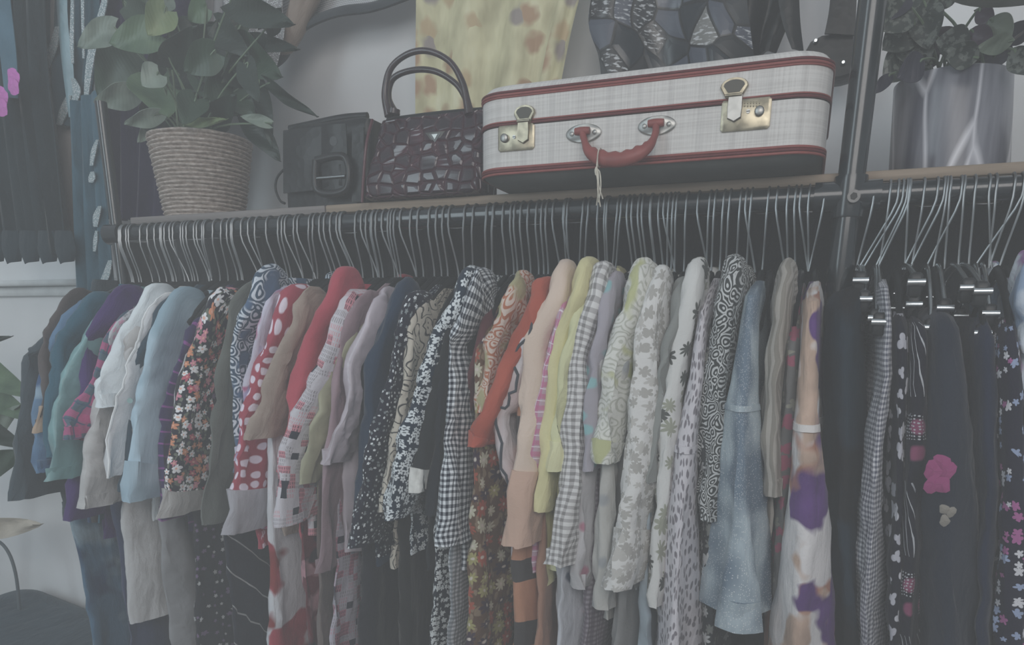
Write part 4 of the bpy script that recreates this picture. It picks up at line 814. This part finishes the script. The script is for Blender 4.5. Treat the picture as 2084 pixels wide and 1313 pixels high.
for i, (b, e, W, mi) in enumerate(DL):
    rr2 = random.Random(i*7+3); Yb = ym+rr2.uniform(-.11, .0); B = aty(*b, Yb); E_ = aty(*e, Yb-.02); leaf(MP, B, E_, W*(B-CAM).length/F*1.1, DM[mi], rr2.uniform(-.4, .4), .25, .08, .2, 'leaf', Vector((mct+rr2.uniform(-.05, .05), ym+rr2.uniform(-.05, .02), mz-.01)))
for pp in ([(1892, 130), (1896, 95), (1905, 40), (1918, -10)], [(1980, 120), (1986, 85), (2000, 40), (1985, 20), (2010, 30)], [(2020, 118), (2050, 90), (2090, 60)]): link('stem', tube([aty(x_, y_, ym-.04) for x_, y_ in pp], [.004, .003, .002], 8, 20), paint(O(98, 94, 94), .6), MP)

# ------------------------------------------------------------------ cloth hung on and near the wall
def drape(left, right, Y, rows=14, cols=20, folds=4, amp=.012, th=.003, y2=None, ph=0, droop=0):
    Lp = crom([aty(x_, y_, Y) for x_, y_ in left], rows); Rp = crom([aty(x_, y_, y2 or Y) for x_, y_ in right], rows); G = []
    for i in range(rows):
        row = []
        for j in range(cols):
            q = j/(cols-1); p = Lp[i].lerp(Rp[i], q); f = i/(rows-1)
            p = p+Vector((0, -amp*(.4+.6*f)*math.sin(q*folds*2*PI+ph+.8*f)-amp*.5*math.sin(q*folds*5.1+ph*2+f*2), -droop*math.sin(PI*q)*f)); row.append(p)
        G.append(row)
    return sheet(G, th)
t = T('yellow_floral_silk'); p = t.warp(t.uv, 12, .04); f = t.noise(t.vm('MULTIPLY', t.uv, (1, .45, 1)), 16, 3); base = t.ramp(f, [(.3, O(138, 132, 104)), (.6, O(166, 160, 126)), (.75, O(172, 168, 140))])
p = t.warp(t.uv, 30, .035); v = t.vor(p, 17, 1); cr, cg, cb = t.sep(v.outputs['Color']); k = t.ma('MULTIPLY', t.step(v.outputs['Distance'], .36, .12), t.ma('GREATER_THAN', cr, .45)); col = t.mix(t.ma('MULTIPLY', k, .8), base, t.ramp(cg, [(0, O(140, 108, 88)), (.5, O(150, 128, 98)), (.8, O(118, 108, 112))], True))
t.bump(t.noise(t.vm('MULTIPLY', t.uv, (1, .2, 1)), 30, 2), .5, .01); YMAT = t.done(col, .55, 0, .4, .2)
ys = tag(link('silk_scarf', drape([(850, -140), (851, 0), (849, 120), (848, 250)], [(1215, -140), (1172, 0), (1148, 120), (1125, 250)], 1.86, folds=3, amp=.012, ph=1), YMAT), 'long yellow silk scarf with brown flowers hanging on the wall', 'scarf')
link('folded_edge', drape([(1178, -140), (1140, 0), (1112, 120), (1090, 250)], [(1222, -140), (1178, 0), (1152, 120), (1130, 250)], 1.84, folds=1, amp=.008, cols=8), YMAT, ys)
# checked shawl whose dark-edged hem arcs across the wall
sh = tag(link('shawl', drape([(556, -140), (620, -140), (700, -140), (800, -140), (900, -140)], [(560, 128), (578, 108), (602, 70), (632, 44), (690, 22), (760, 10), (840, -14)], 1.88, folds=2, amp=.004, rows=30), gingham(O(120, 120, 120), O(158, 158, 160), .006, .5, O(140, 140, 142))), 'grey small-checked shawl with a dark hem at the top of the wall', 'shawl')
arc = [(560, 130), (580, 112), (602, 72), (632, 46), (690, 24), (760, 14), (835, -12)]
link('dark_hem', tube([aty(x_, y_, 1.855) for x_, y_ in arc], .019, 10, 40, rb=.010), plain(O(84, 86, 88)), sh)
bb = tag(link('brown_bag', rings([[Vector((p.x+.014*math.cos(a)*s2*2.2, p.y+.02*math.sin(a)*s2, p.z+.0*math.cos(a))) for a in (2*PI*j/20 for j in range(20))] for p, s2 in zip(crom([aty(x_, y_, 1.84) for x_, y_ in ((640, -60), (622, 0), (602, 50), (585, 95), (578, 112))], 10), (1.5, 1.5, 1.5, 1.4, 1.3, 1.25, 1.1, .9, .7, .2))]), plain(O(124, 112, 104))), 'tan brown suede pouch hanging beside the checked shawl', 'bag')
sl_ = tag(link('sequin_scarf', drape([(455, -140), (462, 0), (470, 90), (478, 175)], [(598, -140), (575, 0), (580, 70), (560, 160)], 1.80, folds=3, amp=.012, ph=.5), glitter(O(122, 120, 122), O(170, 172, 172), .28, 260)), 'silver sequinned scarf glinting behind the basket plant', 'scarf')
tag(link('curtain', drape([(400, -140), (402, 0), (415, 160), (428, 280)], [(468, -140), (455, 0), (452, 160), (450, 280)], 1.82, folds=1.5, amp=.015), plain(O(128, 128, 130), .05)), 'plain pale grey drape hanging behind the basket plant', 'drape')
tag(link('dark_dress', drape([(205, -140), (215, 200), (230, 448)], [(410, -140), (400, 200), (372, 448)], 1.76, rows=18, cols=30, folds=5, amp=.016), plain(O(76, 74, 84), .1)), 'black plum dress hanging behind the woven basket', 'dress')
# patchwork leather jacket above the suitcase
t = T('patchwork_leather'); p = t.warp(t.uv, 8, .03); v = t.vor(p, 17, .9, 'DISTANCE_TO_EDGE'); c_ = t.vor(p, 17, .9); cr, cg, cb = t.sep(c_.outputs['Color'])
sn = t.noise(t.vm('MULTIPLY', t.uv, (1, 3, 1)), 60, 3); pc = t.ramp(cr, [(0, O(76, 78, 80)), (.3, O(86, 89, 96)), (.5, O(80, 80, 80)), (.72, O(76, 77, 78)), (.88, O(108, 108, 106))], True)
pc = t.mix(t.ma('MULTIPLY', t.ma('MULTIPLY', t.step(sn, .42, .05), t.ma('GREATER_THAN', cg, .55)), .7), pc, O(160, 162, 164))
e3 = t.step(v.outputs['Distance'], .055, .01); t.bump(t.ma('MINIMUM', v.outputs['Distance'], .2), .6, .01); PATCH = t.done(t.mix(e3, pc, BLK), t.ramp(cb, [(0, (.25,)*3), (1, (.6,)*3)]), 0, .6)
pj = tag(link('patchwork_jacket', drape([(1230, -140), (1208, 0), (1205, 60), (1225, 120), (1232, 175)], [(1530, -140), (1520, 0), (1525, 60), (1530, 105), (1535, 140)], 1.82, rows=16, cols=26, folds=1.5, amp=.02, th=.006), PATCH), 'black patchwork leather jacket with glossy patches above the suitcase', 'jacket')
link('jacket_side', drape([(1515, -140), (1512, 0), (1515, 60), (1518, 130)], [(1640, -140), (1625, 0), (1600, 50), (1575, 105)], 1.84, folds=1.5, amp=.012, th=.005), LEATHER, pj)
link('shoulder_strap', drape([(1575, -140), (1588, 20), (1612, 102)], [(1625, -140), (1625, 20), (1632, 104)], 1.80, folds=.5, amp=.004, cols=6, th=.006), LEATHER, pj)
bg2 = thing('black_shoulder_bag', 'glossy black shoulder bag with rivets between suitcase and rack post', 'bag', tuple(aty(1690, 130, 1.85)))
pc_ = [(1640, 100), (1650, 82), (1672, 70), (1700, 66), (1740, 60), (1740, 150), (1712, 158), (1680, 162), (1662, 140)]
link('bag_body', prism([(aty(x_, y_, 1.84).x, aty(x_, y_, 1.84).z) for x_, y_ in pc_], 1.84, 1.90, .01), LEATHER, bg2)
for x_, y_ in ((1660, 84), (1716, 128)):
    a = aty(x_, y_, 1.838); link('rivet', tube([a, a+Vector((0, -.006, 0))], [.006, .003], 12), CHROME, bg2)
link('bag_strap', drape([(1690, -140), (1690, 0), (1678, 72)], [(1745, -140), (1742, 0), (1738, 72)], 1.83, folds=.5, amp=.003, cols=6, th=.006), LEATHER, bg2)
tag(link('black_pouch', lathe([(.001, 0), (.03, .002), (.055, .03), (.055, .07), (.03, .10), (.001, .104)], (0, 0), 28), LEATHER), 'round black pouch cut by the frame at the shelf end', 'pouch'); o = bpy.data.objects['black_pouch']; o.location = (.352+.03, 1.60, ZS+.001)
# pale lampshade at the top edge
LX, LY = 2130, -62
LS = thing('pendant_lamp', 'pale grey-green pendant lampshade at the top edge of the view', 'lamp', tuple(aty(LX, LY, 1.42)))
q0 = aty(LX, LY, 1.42); link('lamp_shade', lathe([(.130, q0.z), (.135, q0.z+.004), (.12, q0.z+.035), (.09, q0.z+.075), (.03, q0.z+.10), (.026, q0.z+.10), (.085, q0.z+.07), (.125, q0.z+.006)], (q0.x, 1.42), 48), paint(O(112, 118, 112), .6), LS)
link('cord', tube([(q0.x, 1.42, q0.z+.09), (q0.x, 1.42, 3.25)], .004, 8), BLACKP, LS)

def streak(pp, w_, Y, rows):
    n = len(pp)-1; k = [w_*(.25+.75*math.sin(PI*(i+.35)/(n+.7))) for i in range(n+1)]
    return drape([(x-a, y) for (x, y), a in zip(pp, k)], [(x+a, y) for (x, y), a in zip(pp, k)], Y, rows=rows, cols=4, folds=.3, amp=.001)
# ------------------------------------------------------------------ gowns hanging at the far left
gw = tag(link('evening_gown', drape([(-90, -140), (-70, 120), (-50, 330), (-20, 515)], [(82, -140), (92, 120), (118, 330), (142, 518)], 1.66, rows=26, cols=44, folds=7, amp=.018, th=.004), plain(O(76, 80, 82), .12)), 'long black gown with magenta flowers at the waist, far left', 'gown')
link('ribbon_panel', drape([(-30, -140), (-12, 0), (5, 120), (14, 200)], [(5, -140), (22, 0), (34, 120), (36, 200)], 1.635, cols=6, folds=.5, amp=.003), plain(O(86, 106, 118)), gw)
for k, (x_, y_, r_) in enumerate(((33, 168, .028), (8, 208, .032))):
    flower(gw, aty(x_, y_, 1.60), r_, plain(O(158, 88, 148)), 'magenta_flower', 6, -.006)
for k in range(5): link('lower_pleat', drape([(-30+k*36, 470), (-26+k*36, 505), (-12+k*36, 538)], [(4+k*36, 470), (8+k*36, 505), (0+k*36, 530)], 1.645, cols=6, folds=.5, amp=.01), plain(O(76, 81, 84), .12), gw)
sg = tag(link('sequin_gown', drape([(78, -140), (84, 60), (88, 160), (100, 255)], [(235, -140), (212, 60), (198, 160), (186, 262)], 1.74, rows=20, cols=34, folds=4, amp=.016, th=.004), plain(O(78, 92, 100), .15)), 'dark teal gown with silver sequin lines beside the black gown', 'gown')
SEQ = glitter(O(120, 134, 138), O(182, 190, 190), .36, 260)
for pp, w_ in (([(82, -60), (80, 0), (76, 45)], 9), ([(118, 55), (110, 95), (92, 140), (82, 180)], 9), ([(150, -60), (149, 30), (148, 90), (150, 130)], 4), ([(172, -60), (170, 0), (172, 120)], 3), ([(222, -40), (212, 15), (192, 90), (182, 150), (176, 215)], 8), ([(142, 195), (132, 225), (122, 255)], 9), ([(150, 160), (158, 185), (152, 215)], 8)):
    link('sequin_line', streak(pp, w_, 1.712, 14), SEQ, sg)
link('satin_band', drape([(112, -140), (120, 30), (130, 130), (145, 240)], [(140, -140), (138, 30), (148, 130), (152, 240)], 1.715, cols=6, folds=.5, amp=.004), satin(O(112, 136, 144)), sg)
tg = tag(link('teal_gown', drape([(148, 210), (156, 330), (162, 480), (170, 640)], [(205, 180), (212, 330), (224, 480), (238, 640)], 1.70, rows=22, cols=24, folds=3, amp=.014, th=.004), plain(O(80, 98, 108), .15)), 'slate teal long dress hanging outside the left rack post', 'gown')
for pp, w_ in (([(200, 285), (192, 310), (188, 338)], 6), ([(190, 350), (189, 362), (187, 372)], 8), ([(205, 420), (198, 440), (196, 462)], 8), ([(226, 530), (216, 565), (202, 592)], 9), ([(198, 470), (196, 490), (194, 512)], 5)):
    link('sequin_line', streak(pp, w_*.85, 1.684, 10), SEQ, tg)
tag(link('beige_slip', drape([(70, -140), (96, 300), (112, 420), (128, 528)], [(190, -140), (156, 300), (158, 420), (160, 530)], 1.75, rows=14, cols=14, folds=1, amp=.006), plain(O(150, 143, 140), .05)), 'beige slip showing between the black gown and the teal dress', 'slip')
UR = thing('upper_clothes_rail', 'black rail high on the left wall holding the long gowns', 'clothes rail', (-2.0, 1.70, 2.62))
link('rail', cyl((-2.9, 1.72, 2.64), (-1.0, 1.72, 2.64), .015), PIPE, UR)
for x_ in (-2.85, -1.05): link('bracket', box(x_-.01, x_+.01, 1.72, YW, 2.63, 2.65, .002), PIPE, UR)

for bx in (-1.45, -.75, .35):
    tag(link('shelf_bracket', box(bx-.012, bx+.012, YR+.03, YW+.01, ZS0-.006, ZS0, .001), PIPE), 'black steel strip under the shelf board, hidden behind the rail', 'shelf bracket', 'steel strips under the shelf')
tag(link('shade_backing', sheet([[Vector((-2.12+2.86*j/200, 1.83+.016*math.sin(j*.82)+.006*math.sin(j*.31+i), .05+(ZS0-.002-.05)*(1-i/6))) for j in range(201)] for i in range(7)], .004), plain(O(76, 77, 78), .1)), 'plain black sheet added for the shade behind the hanging clothes', 'curtain')  # black sheet added to give the shade behind the hanging clothes
# ------------------------------------------------------------------ lower left corner
pl = thing('floor_plant', 'large green plant behind the rack, cut by the picture edge at lower left', 'plant', (-2.75, 1.80, 0))
pb = aty(-60, 1240, 1.80); link('plant_pot', lathe([(.001, .001), (.13, .001), (.16, .30), (.165, .31), (.15, .31), (.14, .27), (.001, .26)], (-2.80, 1.76), 36), paint(O(96, 84, 90), .4), pl)
for b, e, W, mi in (((-60, 735), (44, 800), 60, 1), ((-40, 790), (52, 850), 50, 1), ((-50, 900), (30, 838), 40, 2), ((-70, 960), (34, 930), 60, 0), ((-60, 700), (10, 690), 16, 3), ((-50, 860), (32, 905), 46, 3)):
    B = aty(*b, 1.72); leaf(pl, B, aty(*e, 1.68), W*(B-CAM).length/F, LM[mi], .2, .2, .1, 1, 'leaf')
DL_ = plain(O(150, 142, 130)); B = aty(-60, 1078, 1.70); leaf(pl, B, aty(72, 1070, 1.66), 34*(B-CAM).length/F, DL_, .2, .2, .05, .2, 'dry_leaf')
for pp in ([(-40, 1090), (5, 1108), (30, 1160), (40, 1250), (44, 1400)], [(-60, 1200), (-50, 960), (-60, 735)], [(-70, 1240), (-66, 1000), (-50, 860)], [(40, 1245), (20, 1300), (-10, 1380)]): link('stem', tube([aty(x_, y_, 1.74) for x_, y_ in pp], .006, 8, 24), paint(O(92, 98, 102), .6), pl)
q = aty(60, 1250, 1.62)
ch = thing('black_ottoman', 'black cloth-covered ottoman on the floor below the left wall', 'ottoman', (q.x, 1.72, 0))
zq = aty(0, 1200, 1.88).z
rs = [rrect(q.x-.02, 1.66, .42-i_, .26-i_, .08, z_, 6) for z_, i_ in ((.002, .01), (.02, 0), (zq*.5, .0), (zq-.04, .0), (zq-.01, .012), (zq, .04), (zq+.006, .09))]
link('seat_cushion', rings([[Vector((p.x, p.y, p.z-(.16*(p.x-q.x+.2) if p.z > .3 else 0))) for p in r_] for r_ in rs]), plain(O(78, 86, 92)), ch)
